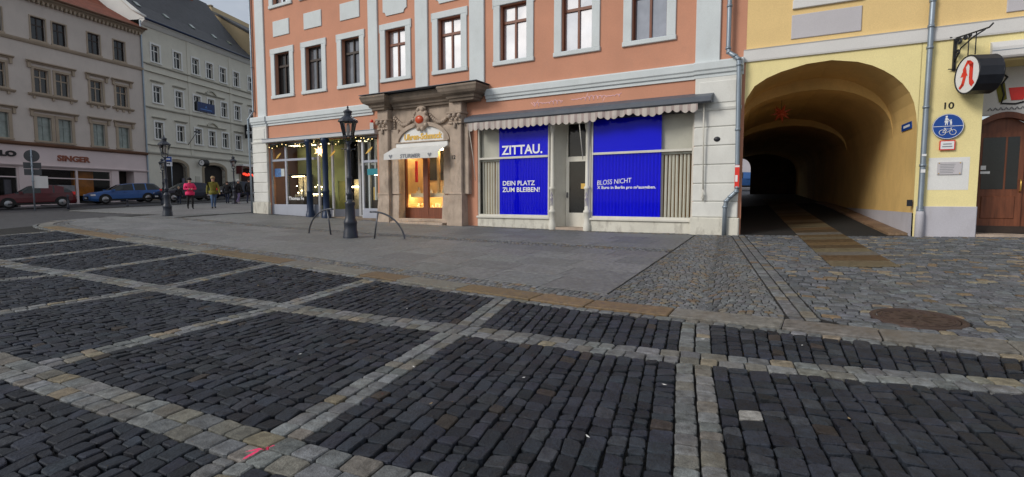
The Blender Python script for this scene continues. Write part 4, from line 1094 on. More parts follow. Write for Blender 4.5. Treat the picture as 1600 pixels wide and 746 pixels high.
# garland with lights, star lantern
ga = empty('garland', tuple(pk.matrix_basis @ Vector((-17.4, .02, 4.2)))); ga.rotation_euler = (0, 0, -A1)
b = MB(); bl = MB(); gr = random.Random(3)
for x in [(-3.4+.03*k) for k in range(225)]:
    zc = .02-.1*abs(math.sin(x*1.3)); 
    for _ in range(7):
        a = gr.uniform(0, 2*PI); c = Vector((x+gr.uniform(-.03, .03), .05*math.cos(a)-.06, zc+.08*math.sin(a))); d_ = Vector((gr.uniform(-1, 1), gr.uniform(-1, 1), gr.uniform(-1, .5))).normalized()*.09; e_ = Vector((gr.uniform(-1, 1), gr.uniform(-1, 1), gr.uniform(-1, 1))).normalized()*.018
        b.add([c-e_, c+e_, c+d_], [(0, 1, 2)])
    if gr.random() < .13: bl.ball((x, -.12+gr.uniform(-.03, .03), zc+gr.uniform(-.12, .06)), .017, 6, 4)
tag(b.build('foliage', 'garland', ga), kind='stuff'); tag(bl.build('fairy_lights', 'bulb', ga), kind='stuff')
tag(ga, 'green fir garland with warm fairy lights under the ledge of the left shop', 'garland')
def star(name, loc, r, m, label):
    o = empty(name, loc); b = MB(); b.ball((0, 0, 0), r*.36, 12, 8); b.build('core', m, o)
    sr = random.Random(2); n = 17
    for k in range(n):
        z = 1-2*(k+.5)/n; a = k*2.39996; q = math.sqrt(1-z*z); d_ = Vector((q*math.cos(a), q*math.sin(a), z)); u_ = d_.orthogonal().normalized(); w_ = d_.cross(u_)
        b = MB(); rr = r*.15; b.add([d_*r*.3+u_*rr, d_*r*.3+w_*rr, d_*r*.3-u_*rr, d_*r*.3-w_*rr, d_*r], [(0, 1, 4), (1, 2, 4), (2, 3, 4), (3, 0, 4)]); b.build('point', m, o)
    b = MB(); b.tube([(0, 0, r*.3), (0, 0, r*1.9)], .006, 5); b.build('cord', 'black_iron', o)
    return tag(o, label, 'star lantern', 'paper star lanterns')
p = CC+D1*(-17.15)+N1*.2; star('star_lantern', (p.x, p.y, 3.77), .27, 'star_paper', 'glowing pale yellow star lantern hanging between the dark blue columns of the left shop')
# alarm light on the ledge, downpipe at the corner
al = empty('alarm_light', tuple(pk.matrix_basis @ Vector((-14.05, -.12, 4.51)))); b = MB(); b.box(-.07, .07, -.07, .07, 0, .28); b.build('housing', 'white_paint', al); b = MB(); b.lathe([(.06, .28), (.06, .36), (.03, .41)], n=12); b.build('dome', 'sign_red', al)
tag(al, 'small white alarm box with red dome on the ledge beside the portal', 'alarm')
def downpipe(name, root, pts, r, label, shoe=None):
    o = empty(name, root.location, root.rotation_euler.z); b = MB(); b.tube(pts, r, 12); b.build('pipe', 'zinc', o)
    for q in range(1, len(pts)-1):
        b = MB(); p_ = Vector(pts[q]); b.tube([p_+Vector((0, 0, -.03)), p_+Vector((0, 0, .03))], r*1.25, 12); b.build('clamp', 'zinc', o)
    return tag(o, label, 'downpipe', 'zinc downpipes')
downpipe('downpipe', pk, [(-.38, -.2, 15), (-.38, -.2, 10), (-.38, -.2, 7), (-.38, -.2, 5.86), (-.36, -.21, 5.74), (-.2, -.26, 5.62), (-.1, -.27, 5.52), (-.08, -.27, 5.36), (-.06, -.25, 3.6), (-.03, -.25, 2.0), (-.05, -.25, 1.88), (-.2, -.25, 1.74), (-.3, -.25, 1.62), (-.33, -.25, 1.45), (-.34, -.25, .55)], .062, 'grey zinc downpipe with two bends at the right end of the pink house')
st_ = bx('red_sticker', 'sign_red', None, -.075, .045, -.0655, -.063, 2.0, 2.62); st_.parent = None
st_.location = tuple(pk.matrix_basis @ Vector((-.02, -.25, 0))); st_.rotation_euler = (0, 0, -A1); tag(st_, 'red and white sticker on the downpipe between pink and yellow houses', 'sticker')
b = MB()
b.box(-.06, .0, -.068, -.0666, 2.16, 2.34); b.box(-.07, .04, -.068, -.0666, 2.56, 2.61)
b.build('print', 'sign_white', st_)
downpipe('downpipe', pk, [(-21.93, -.08, 15), (-21.93, -.08, 8), (-21.93, -.08, 5.9), (-22.14, -.24, 5.5), (-22.14, -.24, 5.0), (-22.14, -.2, 3), (-22.14, -.2, .6)], .045, 'thin dark downpipe at the left corner of the pink house')

# ================================================================== YELLOW HOUSE WITH GATEWAY
ye = empty('yellow_house', (CC.x, CC.y, 0), -A2)
tag(ye, 'yellow house with a wide vaulted gateway and a pharmacy door on the right', 'house')
arch = [(.02, 4.12), (.1, 4.46), (.3, 4.79), (.6, 4.98), (.94, 5.11), (1.54, 5.25), (2.11, 5.28), (2.68, 5.17), (3.0, 5.04), (3.23, 4.9), (3.45, 4.73), (3.64, 4.53), (3.79, 4.3), (3.89, 4.05), (3.95, 3.75), (3.98, 3.43)]
mo = [(.02, -.4)]+arch+[(4.0, 1.5), (4.02, -.4)]
YR = 14.
b = MB(); b.use('yellow_lower')
# lower wall: left sliver, spandrel fans above the arch, right part up to the pharmacy
ztop = 5.46
for i in range(len(mo)-1):
    (xa, za), (xb, zb) = mo[i], mo[i+1]
    if xb-xa > 1e-4 and i > 0 and za > 3: b.add([(xa, 0, za), (xb, 0, zb), (xb, 0, ztop), (xa, 0, ztop)], [(0, 1, 2, 3)])
b.add([(3.98, 0, 3.43), (4.0, 0, 1.5), (4.0, 0, ztop), (3.98, 0, ztop)], [(0, 1, 2, 3)]); b.add([(4.0, 0, 1.5), (4.02, 0, -.4), (4.02, 0, ztop), (4.0, 0, ztop)], [(0, 1, 2, 3)])
b.add([(4.02, 0, -.4), (5.2, 0, -.4), (5.2, 0, ztop), (4.02, 0, ztop)], [(0, 1, 2, 3)]); b.add([(0, 0, 4.12), (.02, 0, 4.12), (.02, 0, ztop), (0, 0, ztop)], [(0, 1, 2, 3)]); b.add([(0, 0, -.4), (.02, 0, -.4), (.02, 0, 4.12), (0, 0, 4.12)], [(0, 1, 2, 3)])
b.add([(5.2, 0, 4.86), (YR, 0, 4.86), (YR, 0, ztop), (5.2, 0, ztop)], [(0, 1, 2, 3)]); b.add([(5.2, 0, -.4), (5.2, .85, -.4), (5.2, .85, 4.86), (5.2, 0, 4.86)], [(0, 1, 2, 3)]); b.add([(5.2, 0, 4.86), (5.2, .85, 4.86), (YR, .85, 4.86), (YR, 0, 4.86)], [(0, 1, 2, 3)])
b.use('yellow_upper'); hw = [(1.4, 2.5, 6.92, 8.9, .25), (4.9+.9, 4.9+2.0, 6.92, 8.9, .25), (9.2, 10.3, 6.92, 8.9, .25)]
wall_holes(b, 0, YR, ztop, 15.5, hw, .25)
b.add([(YR, 0, -.4), (YR, 11, -.4), (YR, 11, 15.5), (YR, 0, 15.5)], [(0, 1, 2, 3)]); b.add([(0, 11, 5.6), (YR, 11, 5.6), (YR, 11, 15.5), (0, 11, 15.5)], [(3, 2, 1, 0)])
b.build('wall', None, ye)
b = MB(); b.prism_x([(-.5, 15.5), (5.5, 21), (11.5, 15.5), (11.3, 15.2), (-.4, 15.2)], .1, YR+.2); b.build('roof', 'roof_red', ye)
b = MB(); b.prism_x([(.01, 5.46), (-.05, 5.46), (-.06, 5.5), (-.06, 5.76), (-.08, 5.79), (.01, 5.81)], 0.0, YR); b.build('band', 'white_band', ye)
for x0, x1 in ((1.15, 2.72), (5.5, 7.1), (9.0, 10.6)): bx('panel', 'grey_panel', ye, x0, x1, -.035, .01, 5.93, 6.55, bev=.012)
for a, c, z0, z1, d_ in hw:
    s = MB(); s.bev(a-.22, a, -.05, .02, z0, z1, .012); s.bev(c, c+.22, -.05, .02, z0, z1, .012); s.bev(a-.24, c+.24, -.07, .02, z0-.22, z0, .012); s.bev(a-.22, c+.22, -.05, .02, z1, z1+.2, .012)
    f = MB(); frame_rect(f, a, c, z0, z1, .07, .14, .2); f.box((a+c)/2-.04, (a+c)/2+.04, .14, .2, z0+.07, z1-.07); o = f.build('window', 'dark_wood', ye); s.build('surround', 'white_band', o)
    for p_, q_ in ((a+.07, (a+c)/2-.04), ((a+c)/2+.04, c-.07)): bx('pane', 'pane', o, p_, q_, .165, .175, z0+.07, z1-.07)
# gateway vault, running back along the passage
pl = Vector((P_D.dot(D2), -P_D.dot(N2)))       # passage direction in the house's own frame
def ring(pts, t, sc=1., dz=0.): return [(x+pl.x*t, pl.y*t, z+dz) for x, z in pts]
def inner(pts, k): return [(x if x < 2 else 2+(x-2)*(1-.0*k), z if z < 3.2 else 3.2+(z-3.2)*(1-k*.22)) for x, z in pts]
wallsec = arch[:]; wallsec = [(.02, 3.2)]+wallsec+[(3.99, 2.6), (4.0, 1.32)]
PLEN = 24.0
secs = [(0, 0), (1.0, .0), (2.0, .06), (2.0, .8), (2.9, .8), (2.9, .72), (8, .9), (8, 1.45), (8.8, 1.45), (8.8, 1.25), (PLEN, 1.25)]  # bays behind the first rib lowered to let in less light
b = MB(); n = len(wallsec); v = []; f = []
for t, k in secs: v += ring(inner(wallsec, k), t)
for i in range(len(secs)-1):
    for j in range(n-1): f.append((i*n+j, i*n+j+1, (i+1)*n+j+1, (i+1)*n+j))
b.add(v, f); b.build('vault', 'vault', ye)
b = MB(); v = ring([(.02, -.4), (.02, 3.2)], 0)+ring([(.02, -.4), (.02, 3.2)], PLEN); b.add(v, [(0, 1, 3, 2)]); b.build('passage_left_wall', 'passage_shade', ye)  # unseen wall, coloured near-black to keep the passage dark
b = MB(); v = []; f = []
pls = [(4.0, 1.32), (3.975, 1.34), (3.975, -.4)]
for t in (0, .02, 6, 12, PLEN): v += ring(pls, t)
for i in range(4):
    for j in range(2): f.append((i*3+j, i*3+j+1, (i+1)*3+j+1, (i+1)*3+j))
b.add(v, f); b.build('passage_plinth', 'plinth_grey', ye)
# end wall with the far opening next to the left wall
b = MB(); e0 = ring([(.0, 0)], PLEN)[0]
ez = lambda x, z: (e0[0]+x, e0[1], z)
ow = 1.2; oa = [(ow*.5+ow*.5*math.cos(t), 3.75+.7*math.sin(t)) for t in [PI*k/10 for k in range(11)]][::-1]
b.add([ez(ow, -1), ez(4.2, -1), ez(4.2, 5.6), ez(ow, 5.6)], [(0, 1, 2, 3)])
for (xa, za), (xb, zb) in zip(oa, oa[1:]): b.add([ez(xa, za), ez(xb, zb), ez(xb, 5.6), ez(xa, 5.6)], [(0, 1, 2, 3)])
b.build('passage_end_wall', 'passage_shade', ye)  # end wall takes the same darkness as colour
b = MB(); q = ring([(-.2, 0), (4.4, 0)], 0); 
bx('inner_block', 'interior_dark', ye, 4.3, 5.0, 1.6, 10.9, .0, 5.4)
cw = empty('courtyard_wall', (0, 0, 0)); p = Vector(P2(.5, 0))+P_D*40
cw.location = (p.x, p.y, 0); cw.rotation_euler = (0, 0, -A2); bx('wall', 'plinth_grey', cw, -9, 12, 0, .4, -1, 7.5); bx('coping', 'sandstone', cw, -9.1, 12.1, -.08, .5, 7.5, 7.65)
tag(cw, 'grey courtyard wall glimpsed through the far end of the dark passage', 'wall')
bx('plinth', 'plinth_grey', ye, 4.05, 5.215, -.03, .02, -.4, 1.5, bev=.01); bx('plinth_return', 'plinth_grey', ye, 5.17, 5.225, .0, .85, -.4, 1.495)
# pharmacy entrance, set back
RY = .85
bx('header', 'white_band', ye, 5.2, YR, RY-.0, RY+.05, 3.72, 4.86)
ph = empty('pharmacy_front'); ph.parent = ye
b = MB(); prof = [(5.28, 3.32)]+[(5.28+1.0*k/10, 3.32+.22*math.sin(PI*k/10)) for k in range(11)]+[(6.28, 3.32)]
prof = [(5.22, .2), (6.34, .2), (6.34, 3.4)]+[(6.34-1.12*k/10, 3.4+.26*math.sin(PI*k/10)) for k in range(1, 10)]+[(5.22, 3.4)]
b.prism_y(prof, RY-.02, RY+.08); b.build('door_frame', 'door_wood', ph)
b = MB(); hp = [(6.42-1.2*k/12, 3.36+.28*math.sin(PI*k/12)) for k in range(13)]
for i in range(12):
    (xa, za), (xb, zb) = hp[i], hp[i+1]; v = [(xa, RY-.16, za), (xb, RY-.16, zb), (xb, RY-.16, zb+.14), (xa, RY-.16, za+.14), (xa, RY, za), (xb, RY, zb), (xb, RY, zb+.14), (xa, RY, za+.14)]
    b.add(v, [(0, 1, 2, 3), (0, 4, 5, 1), (3, 2, 6, 7)])
b.build('door_hood', 'door_wood', ph)
bx('door_leaf', 'door_wood', ph, 5.34, 6.22, RY-.07, RY-.02, 1.0, 3.3); bx('door_panel', 'door_wood', ph, 5.46, 6.1, RY-.09, RY-.06, 1.2, 1.75, bev=.015); bx('kick_plate', 'dark_wood', ph, 5.24, 6.32, RY-.09, RY-.02, .2, 1.02)
for a, c in ((5.44, 5.86), (5.9, 6.12)): bx('pane', 'pane_dark', ph, a, c, RY-.078, RY-.068, 1.92, 3.18)
bx('notice', 'sign_white', ph, 5.42, 5.6, RY-.085, RY-.08, 2.3, 2.36); bx('notice', 'sign_white', ph, 5.42, 5.52, RY-.085, RY-.08, 2.4, 2.5)
b = MB(); b.tube([(6.17, RY-.09, 2.15), (6.17, RY-.15, 2.1), (6.17, RY-.15, 1.9), (6.17, RY-.09, 1.85)], .015, 6); b.build('handle', 'gold', ph)
bx('window_post', 'door_wood', ph, 6.36, 6.6, RY-.08, RY+.03, 1.5, 4.8, bev=.02); bx('window_frame', 'door_wood', ph, 6.6, YR, RY-.05, RY+.03, 1.5, 1.68); bx('window_frame', 'door_wood', ph, 6.6, YR, RY-.05, RY+.03, 3.5, 3.72); bx('pane', 'pane_dark', ph, 6.6, YR, RY, RY+.02, 1.68, 3.5)
bx('stall_riser', 'white_band', ph, 6.36, YR, RY-.1, RY+.03, -.3, 1.5); bx('threshold', 'sandstone', ph, 5.2, 6.4, .0, RY, .2, .84)
# serpent-and-cup mark and line of lettering on the header
b = MB(); b.use('sign_red'); b.prism_y([(5.86, 4.36), (6.2, 4.36), (6.14, 4.06), (5.92, 4.06)], RY-.02, RY-.008); b.use('black_letter')
b.tube([(5.7, RY-.015, 4.75), (5.82, RY-.015, 4.62), (5.72, RY-.015, 4.45), (5.78, RY-.015, 4.2), (5.74, RY-.015, 4.0), (6.0, RY-.015, 3.97), (6.3, RY-.015, 4.05), (6.36, RY-.015, 4.25), (6.25, RY-.015, 4.3)], .022, 6); b.use('cloth_olive'); b.prism_y([(5.62, 4.4), (5.78, 4.5), (5.84, 4.1), (5.7, 4.02)], RY-.016, RY-.006)
b.build('emblem', None, ph)
b = MB()
for k in range(9): b.tube([(5.5+k*.1, RY-.01, 3.84), (5.54+k*.1, RY-.01, 3.9), (5.58+k*.1, RY-.01, 3.84)], .012, 5)
b.tube([(6.35, RY-.01, 3.9), (6.5, RY-.01, 4.0), (6.62, RY-.01, 3.97)], .014, 5); b.build('signwriting', 'grey_letter', ph)
sb_ = MB(); sb_.prism_x([(.0, 4.9), (-.14, 4.9), (-.17, 4.94), (-.17, 5.14), (-.13, 5.24), (0, 5.3)], 5.26, YR); so_ = sb_.build('shutter_box', 'white_band', ph); bx('shutter_seam', 'zinc', so_, 5.26, YR, -.176, -.168, 5.06, 5.075)
downpipe('downpipe', ye, [(4.13, -.09, 15.4), (4.13, -.09, 9), (4.13, -.09, 6.4), (4.12, -.12, 5.8), (4.12, -.12, 5.3), (4.12, -.09, 3.9), (4.12, -.09, 2.5), (4.12, -.09, 1.4), (4.11, -.09, 1.36)], .06, 'grey zinc downpipe on the yellow wall between gateway and round blue sign')
pb_ = empty('downpipe_boot', tuple(ye.matrix_basis @ Vector((4.12, -.1, 0))), -A2); b = MB(); b.lathe([(.10, .3), (.09, 1.3), (.075, 1.38)], n=12); b.build('pipe', 'plinth_grey', pb_); tag(pb_, 'pale grey standpipe at the foot of the downpipe beside the gateway', 'pipe')
bx('stickers', 'sign_white', ye, 4.075, 4.165, -.158, -.1495, 2.32, 2.40); bx('stickers', 'sign_white', ye, 4.08, 4.17, -.158, -.1495, 2.72, 2.77); bx('outlet_box', 'black_iron', ye, 3.86, 3.97, -.03, .01, 1.5, 1.66)
text('house_number', '10', .22, 'black_letter', ye, (4.44, -.006, 3.84), ext=.003, off=.004, sx=1.05)
# round cycle and footpath sign
rs = empty('round_sign', tuple(ye.matrix_basis @ Vector((4.565, -.05, 3.415))), -A2)
b = MB(); n = 32
ci = [(.30*math.cos(2*PI*k/n), .30*math.sin(2*PI*k/n)) for k in range(n)]; b.prism_y(ci, -.012, .012); b.build('disc', 'sign_blue', rs)
b = MB()
for k in range(n):
    a, c = 2*PI*k/n, 2*PI*(k+1)/n; b.add([(.285*math.cos(a), -.0135, .285*math.sin(a)), (.285*math.cos(c), -.0135, .285*math.sin(c)), (.296*math.cos(c), -.0135, .296*math.sin(c)), (.296*math.cos(a), -.0135, .296*math.sin(a))], [(0, 1, 2, 3)])
b.box(-.28, .28, -.016, -.0125, .0, .012); b.build('border', 'sign_white', rs)
b = MB()
def disc(cx, cz, r, y=-.0165, n=12): b.add([(cx+r*math.cos(2*PI*k/n), y, cz+r*math.sin(2*PI*k/n)) for k in range(n)], [tuple(range(n))])
def poly(*p): b.add([(x, -.0165, z) for x, z in p], [tuple(range(len(p)))])
disc(-.035, .235, .022); poly((-.065, .13), (-.005, .13), (-.015, .21), (-.055, .21)); poly((-.075, .1), (.005, .1), (-.005, .15), (-.065, .15)); poly((-.06, .03), (-.045, .03), (-.03, .1), (-.055, .1)); poly((-.02, .03), (-.005, .03), (-.01, .1), (-.03, .1))
disc(.05, .145, .017); poly((.03, .07), (.075, .07), (.065, .125), (.04, .125)); poly((.035, .03), (.046, .03), (.052, .07), (.038, .07)); poly((.058, .03), (.07, .03), (.07, .07), (.056, .07)); poly((-.01, .17), (.035, .1), (.04, .11), (.0, .185))
b.build('pedestrian_symbol', 'sign_white', rs)
b = MB()
for cx in (-.1, .1): b.tube([(cx+.062*math.cos(2*PI*k/18), -.017, -.14+.062*math.sin(2*PI*k/18)) for k in range(19)], .007, 5)
for p_ in ([(-.1, -.14), (-.05, -.06), (.06, -.06), (.0, -.14), (-.1, -.14)], [(.0, -.14), (-.06, -.04)], [(.1, -.14), (.055, -.035), (.08, -.03)], [(-.08, -.04), (-.04, -.04)]): b.tube([(x, -.017, z) for x, z in p_], .007, 5)
b.build('bicycle_symbol', 'sign_white', rs)
tag(rs, 'round blue sign with white pedestrians above a bicycle on the yellow wall', 'sign')
xs_ = empty('supplementary_sign', tuple(ye.matrix_basis @ Vector((4.575, -.05, 2.97))), -A2); bx('plate', 'sign_red', xs_, -.15, .15, -.012, .012, -.115, .115); bx('field', 'sign_white', xs_, -.128, .128, -.016, -.013, -.093, .093)
b = MB(); b.box(-.08, .08, -.018, -.0165, .015, .04); b.box(-.095, .095, -.018, -.0165, -.045, -.02); b.build('print', 'grey_letter', xs_)
tag(xs_, 'small white sign with red border under the round blue sign', 'sign')
bx('white_patch', 'white_paint', ye, 4.25, 5.03, -.004, .005, 1.9, 2.68)
pq = empty('wall_plaque', tuple(ye.matrix_basis @ Vector((4.65, -.02, 2.42))), -A2); bx('plate', 'grey_panel', pq, -.23, .23, -.012, .012, -.15, .15)
b = MB(); pr_ = random.Random(5)
for k in range(6): b.box(-.18, .18-pr_.uniform(0, .12), -.0145, -.0125, .1-k*.04-.012, .1-k*.04)
b.build('print', 'grey_letter', pq); b = MB()
for sx in (-1, 1):
    for sz in (-1, 1): b.ball((sx*.2, -.014, sz*.125), .014, 6, 4)
b.build('screw', 'gold', pq); tag(pq, 'grey inscribed plaque on the white patch of the yellow wall', 'plaque')
ss = empty('street_sign', tuple(ye.matrix_basis @ Vector((3.97+pl.x*.75, pl.y*.75, 3.55))), -A2); an = math.atan2(pl.y, pl.x)
b = MB(); b.box(-.02, .0, -.4, .4, -.09, .09); pp_ = b.build('plate', 'sign_blue', ss); b = MB(); b.box(-.023, -.0205, -.28, .22, -.03, .03); b.build('print', 'sign_white', ss); ss.rotation_euler = (0, 0, -A2+an-PI/2)
tag(ss, 'small dark blue street name plate inside the right jamb of the gateway', 'sign')
# pharmacy sign on its wrought iron bracket
pb = empty('pharmacy_sign', tuple(ye.matrix_basis @ Vector((4.60, 0, 0))), -A2+.45)
b = MB(); b.box(-.025, .025, -.05, .0, 4.72, 5.56); b.tube([(0, -.03, 5.48), (0, -.4, 5.46), (0, -.95, 5.44), (0, -1.05, 5.5)], .018, 6); b.tube([(0, -.03, 4.9), (0, -.2, 5.2), (0, -.55, 5.36), (0, -.85, 5.43)], .016, 6)
b.tube([(-.12, -.02, 5.5), (.12, -.02, 5.5)], .012, 5); b.tube([(-.12, -.02, 4.76), (.12, -.02, 4.76)], .012, 5)
for cy_, cz_, r_ in ((-.15, 5.37, .08), (-.32, 5.4, .055), (-.12, 5.12, .07), (-.45, 5.42, .04)):
    b.tube([(0, cy_+r_*(1-k/26)*math.cos(k*.6), cz_+r_*(1-k/26)*math.sin(k*.6)) for k in range(22)], .016, 5)
b.tube([(0, -.42, 5.45), (0, -.42, 4.95)], .012, 5); b.tube([(0, -.62, 5.45), (0, -.62, 4.95)], .012, 5); b.build('bracket', 'black_iron', pb)
dh = empty('lantern_drum', (-.06, -.52, 4.52), -.13); dh.parent = pb
dr_, dep = .44, .46; n = 14
v = []
for x, r_ in ((0, dr_), (dep, dr_)):
    for k in range(n): a = 2*PI*(k+.5)/n; v.append((x, r_*math.cos(a), r_*math.sin(a)))
b = MB(); b.add(v, [(k, (k+1) % n, n+(k+1) % n, n+k) for k in range(n)]+[tuple(range(n)), tuple(range(n, 2*n))[::-1]]); b.build('housing', 'black_iron', dh)
def face(x, sgn):
    m = MB(); k_ = 32; m.add([(x, .405*math.cos(2*PI*q/k_), .405*math.sin(2*PI*q/k_)) for q in range(k_)], [tuple(range(k_))]); o = m.build('face', 'sign_white', dh)
    m = MB(); m.tube([(x, .42*math.cos(2*PI*q/k_), .42*math.sin(2*PI*q/k_)) for q in range(k_+1)], .018, 6); m.build('rim', 'black_iron', o)
    m = MB(); X = x+sgn*.004
    def pg(*p): m.add([(X, y*sgn*1.12, z*1.12) for y, z in p], [tuple(range(len(p)))])
    # blackletter A: two stems joined by a broken head, with a dished foot
    pg((-.2, -.27), (-.08, -.2), (-.02, -.02), (-.12, -.02)); pg((-.2, -.02), (.02, -.02), (-.03, .07), (-.15, .07)); pg((-.13, .05), (-.02, .07), (-.05, .16), (-.14, .13)); pg((-.14, .13), (-.05, .16), (.08, .27), (-.02, .29))
    pg((-.02, .29), (.08, .27), (.17, .2), (.17, .1), (.04, .18)); pg((.06, .2), (.17, .2), (.17, -.12), (.06, -.08)); pg((.06, -.08), (.17, -.12), (.23, -.2), (.15, -.27), (.08, -.2)); pg((-.24, -.22), (-.2, -.27), (-.08, -.2), (-.14, -.14))
    m.build('letter_mark', 'sign_red', o)
face(-.006, -1); face(dep+.006, 1)
tag(pb, 'round white pharmacy lantern with red letter hanging from a black iron bracket', 'sign')
pp = Vector(P2(1.25, 0))+P_D*3.2; star('star_lantern', (pp.x, pp.y, 4.45), .33, 'star_red', 'dim red star lantern hanging in the dark gateway vault')

# ================================================================== STREET ON THE LEFT
AS, AG = PI/2-math.atan(240/820.), PI/2-math.atan(150/820.)
def L3(root, x, y, z): return tuple(root.matrix_basis @ Vector((x, y, z)))
def simple_window(root, x0, x1, z0, z1, frame, pane, surround, sw=.14, y=.16, bars=True, hood=None, sill=True, hoodm=None, cross=.66):
    f = MB(); w_ = .06; frame_rect(f, x0, x1, z0, z1, w_, y-.03, y+.03); cx = (x0+x1)/2; zt = z0+(z1-z0)*cross
    f.box(cx-.04, cx+.04, y-.035, y+.03, z0+w_, z1-w_); f.box(x0+w_, cx-.04, y-.034, y+.03, zt-.04, zt+.04); f.box(cx+.04, x1-w_, y-.034, y+.03, zt-.04, zt+.04)
    o = f.build('window', frame, root)
    for p, q in ((x0+w_, cx-.04), (cx+.04, x1-w_)):
        for r, t in ((z0+w_, zt-.04), (zt+.04, z1-w_)):
            m = MB(); m.add([(p, y, r), (q, y, r), (q, y, t), (p, y, t)], [(0, 1, 2, 3)]); m.build('pane', pane, o)
    s_ = MB(); s_.box(x0-sw, x0, -.05, .02, z0, z1); s_.box(x1, x1+sw, -.05, .02, z0, z1); s_.box(x0-sw, x1+sw, -.051, .02, z1, z1+sw)
    if sill: s_.box(x0-sw-.04, x1+sw+.04, -.1, .02, z0-.12, z0)
    s_.build('surround', surround, o)
    return o
sg = empty('corner_house', (-32, 46, 0), AS)
tag(sg, 'beige four storey house with red tile roof and pale pink shop front', 'house')
SX = [-16.3, -14.9, -12.05, -10.6, -7.97, -6.58, -4.12, -2.1]; WW = .92
hs = []
for x in SX:
    for z0, z1 in ((13.03, 14.62), (9.3, 10.96), (5.87, 7.58)): hs.append((x, x+WW, z0, z1, .16))
shops = [(-15.6, -9.3, 1.0, 3.92, .3), (-8.1, -2.85, 1.0, 3.92, .3), (-2.25, -.95, 1.0, 3.98, .9)]
b = MB(); b.use('singer_wall'); wall_holes(b, -21, .3, 5.45, 16.1, hs, .16); b.use('singer_shop'); wall_holes(b, -21, .3, -.5, 5.45, shops, .3)
b.use('singer_wall'); b.add([(-21, 0, -.5), (-21, 12, -.5), (-21, 12, 16.1), (-21, 0, 16.1)], [(3, 2, 1, 0)]); b.add([(.3, 0, -.5), (.3, 12, -.5), (.3, 12, 16.1), (.3, 0, 16.1)], [(0, 1, 2, 3)]); b.add([(-21, 12, -.5), (.3, 12, -.5), (.3, 12, 16.1), (-21, 12, 16.1)], [(3, 2, 1, 0)])
b.build('wall', None, sg)
for x in SX:
    simple_window(sg, x, x+WW, 13.03, 14.62, 'dark_wood', 'pane_dark', 'singer_trim', .08)
    simple_window(sg, x, x+WW, 9.3, 10.96, 'singer_trim', 'pane_dark', 'singer_trim', .16)
    simple_window(sg, x, x+WW, 5.87, 7.58, 'pane_pale', 'pane_pale', 'singer_trim', .2)
hp = [(.01, 0), (-.1, 0), (-.12, .06), (-.24, .1), (-.25, .17), (.01, .2)]
for x0, x1 in ((-12.5, -9.2), (-8.42, -5.2), (-4.48, -2.72), (-2.46, -.7)):
    for zz in (11.32, 7.92):
        b = MB(); b.prism_x([(y, zz+z) for y, z in hp], x0, x1)
        for xx in (x0+.06, x1-.24): b.box(xx, xx+.18, -.12, .01, zz-.35, zz)
        b.build('hood', 'singer_trim', sg)
    b = MB(); b.prism_x([(.01, 9.02), (-.1, 9.05), (-.18, 9.16), (-.18, 9.2), (.01, 9.22)], x0, x1)
    for xx in (x0+.3, (x0+x1)/2-.08, x1-.46): b.box(xx, xx+.16, -.1, .01, 8.86, 9.03)
    b.build('sill_course', 'singer_trim', sg)
b = MB(); b.prism_x([(.01, 12.66), (-.08, 12.68), (-.14, 12.8), (-.16, 12.9), (.01, 12.94)], -21, .3); b.build('ledge', 'singer_trim', sg)
b = MB(); b.prism_x([(.01, 5.42), (-.12, 5.44), (-.2, 5.52), (-.22, 5.64), (.01, 5.7)], -21, .3); b.build('shop_cornice', 'rust_brown', sg)
b = MB(); b.prism_x([(.01, 3.95), (-.08, 3.97), (-.14, 4.05), (-.14, 4.1), (.01, 4.12)], -21, .3); b.build('shop_ledge', 'singer_shop', sg)
b = MB(); b.prism_x([(.01, 15.72), (-.1, 15.74), (-.3, 15.92), (-.5, 15.98), (-.55, 16.12), (.01, 16.14)], -21, .35)
for k in range(70): b.box(-20.9+k*.303, -20.9+k*.303+.14, -.26, .0, 15.6, 15.84)
b.build('eaves_cornice', 'singer_trim', sg)
b = MB(); b.add([(-21.2, -.6, 16.1), (.5, -.6, 16.1), (.5, 3.2, 18.2), (.5, 6.2, 20.6), (-21.2, 6.2, 20.6), (-21.2, 3.2, 18.2)], [(0, 1, 2, 5), (5, 2, 3, 4)]); b.add([(.5, -.6, 16.1), (.5, 12.6, 16.1), (.5, 6.2, 20.6), (.5, 3.2, 18.2)], [(0, 1, 2, 3)]); b.add([(-21.2, 6.2, 20.6), (.5, 6.2, 20.6), (.5, 12.6, 16.1), (-21.2, 12.6, 16.1)], [(0, 1, 2, 3)]); b.build('roof', 'roof_red', sg)
b = MB(); b.tube([(-21, -.62, 16.12), (.4, -.62, 16.12)], .08, 8); b.build('gutter', 'rust_brown', sg)
# shop fronts with goods behind the glass
for x0, x1, z0, z1, dd_ in shops[:2]:
    f = MB(); frame_rect(f, x0, x1, 1.2, z1, .1, .05, .16); nm = 3 if x1-x0 > 6 else 2
    for k in range(1, nm): xx = x0+(x1-x0)*k/nm; f.box(xx-.08, xx+.08, .05, .16, 1.3, z1-.1)
    for k in range(nm): f.box(x0+(x1-x0)*k/nm+.1, x0+(x1-x0)*(k+1)/nm-.1, .06, .15, 3.15, 3.23)
    o = f.build('shop_window', 'singer_shop', sg)
    m = MB(); m.add([(x0, .1, 1.3), (x1, .1, 1.3), (x1, .1, z1), (x0, .1, z1)], [(0, 1, 2, 3)]); m.build('pane', 'glass', o)
    c = MB(); c.box(x0, x1, 2.2, 2.3, 1, 4); c.box(x0, x0+.05, .3, 2.2, 1, 4); c.box(x1-.05, x1, .3, 2.2, 1, 4); c.box(x0, x1, .3, 2.2, 3.95, 4.0); c.box(x0, x1, .3, 2.2, 1.0, 1.45); c.build('shop_interior', 'interior_dark', o)
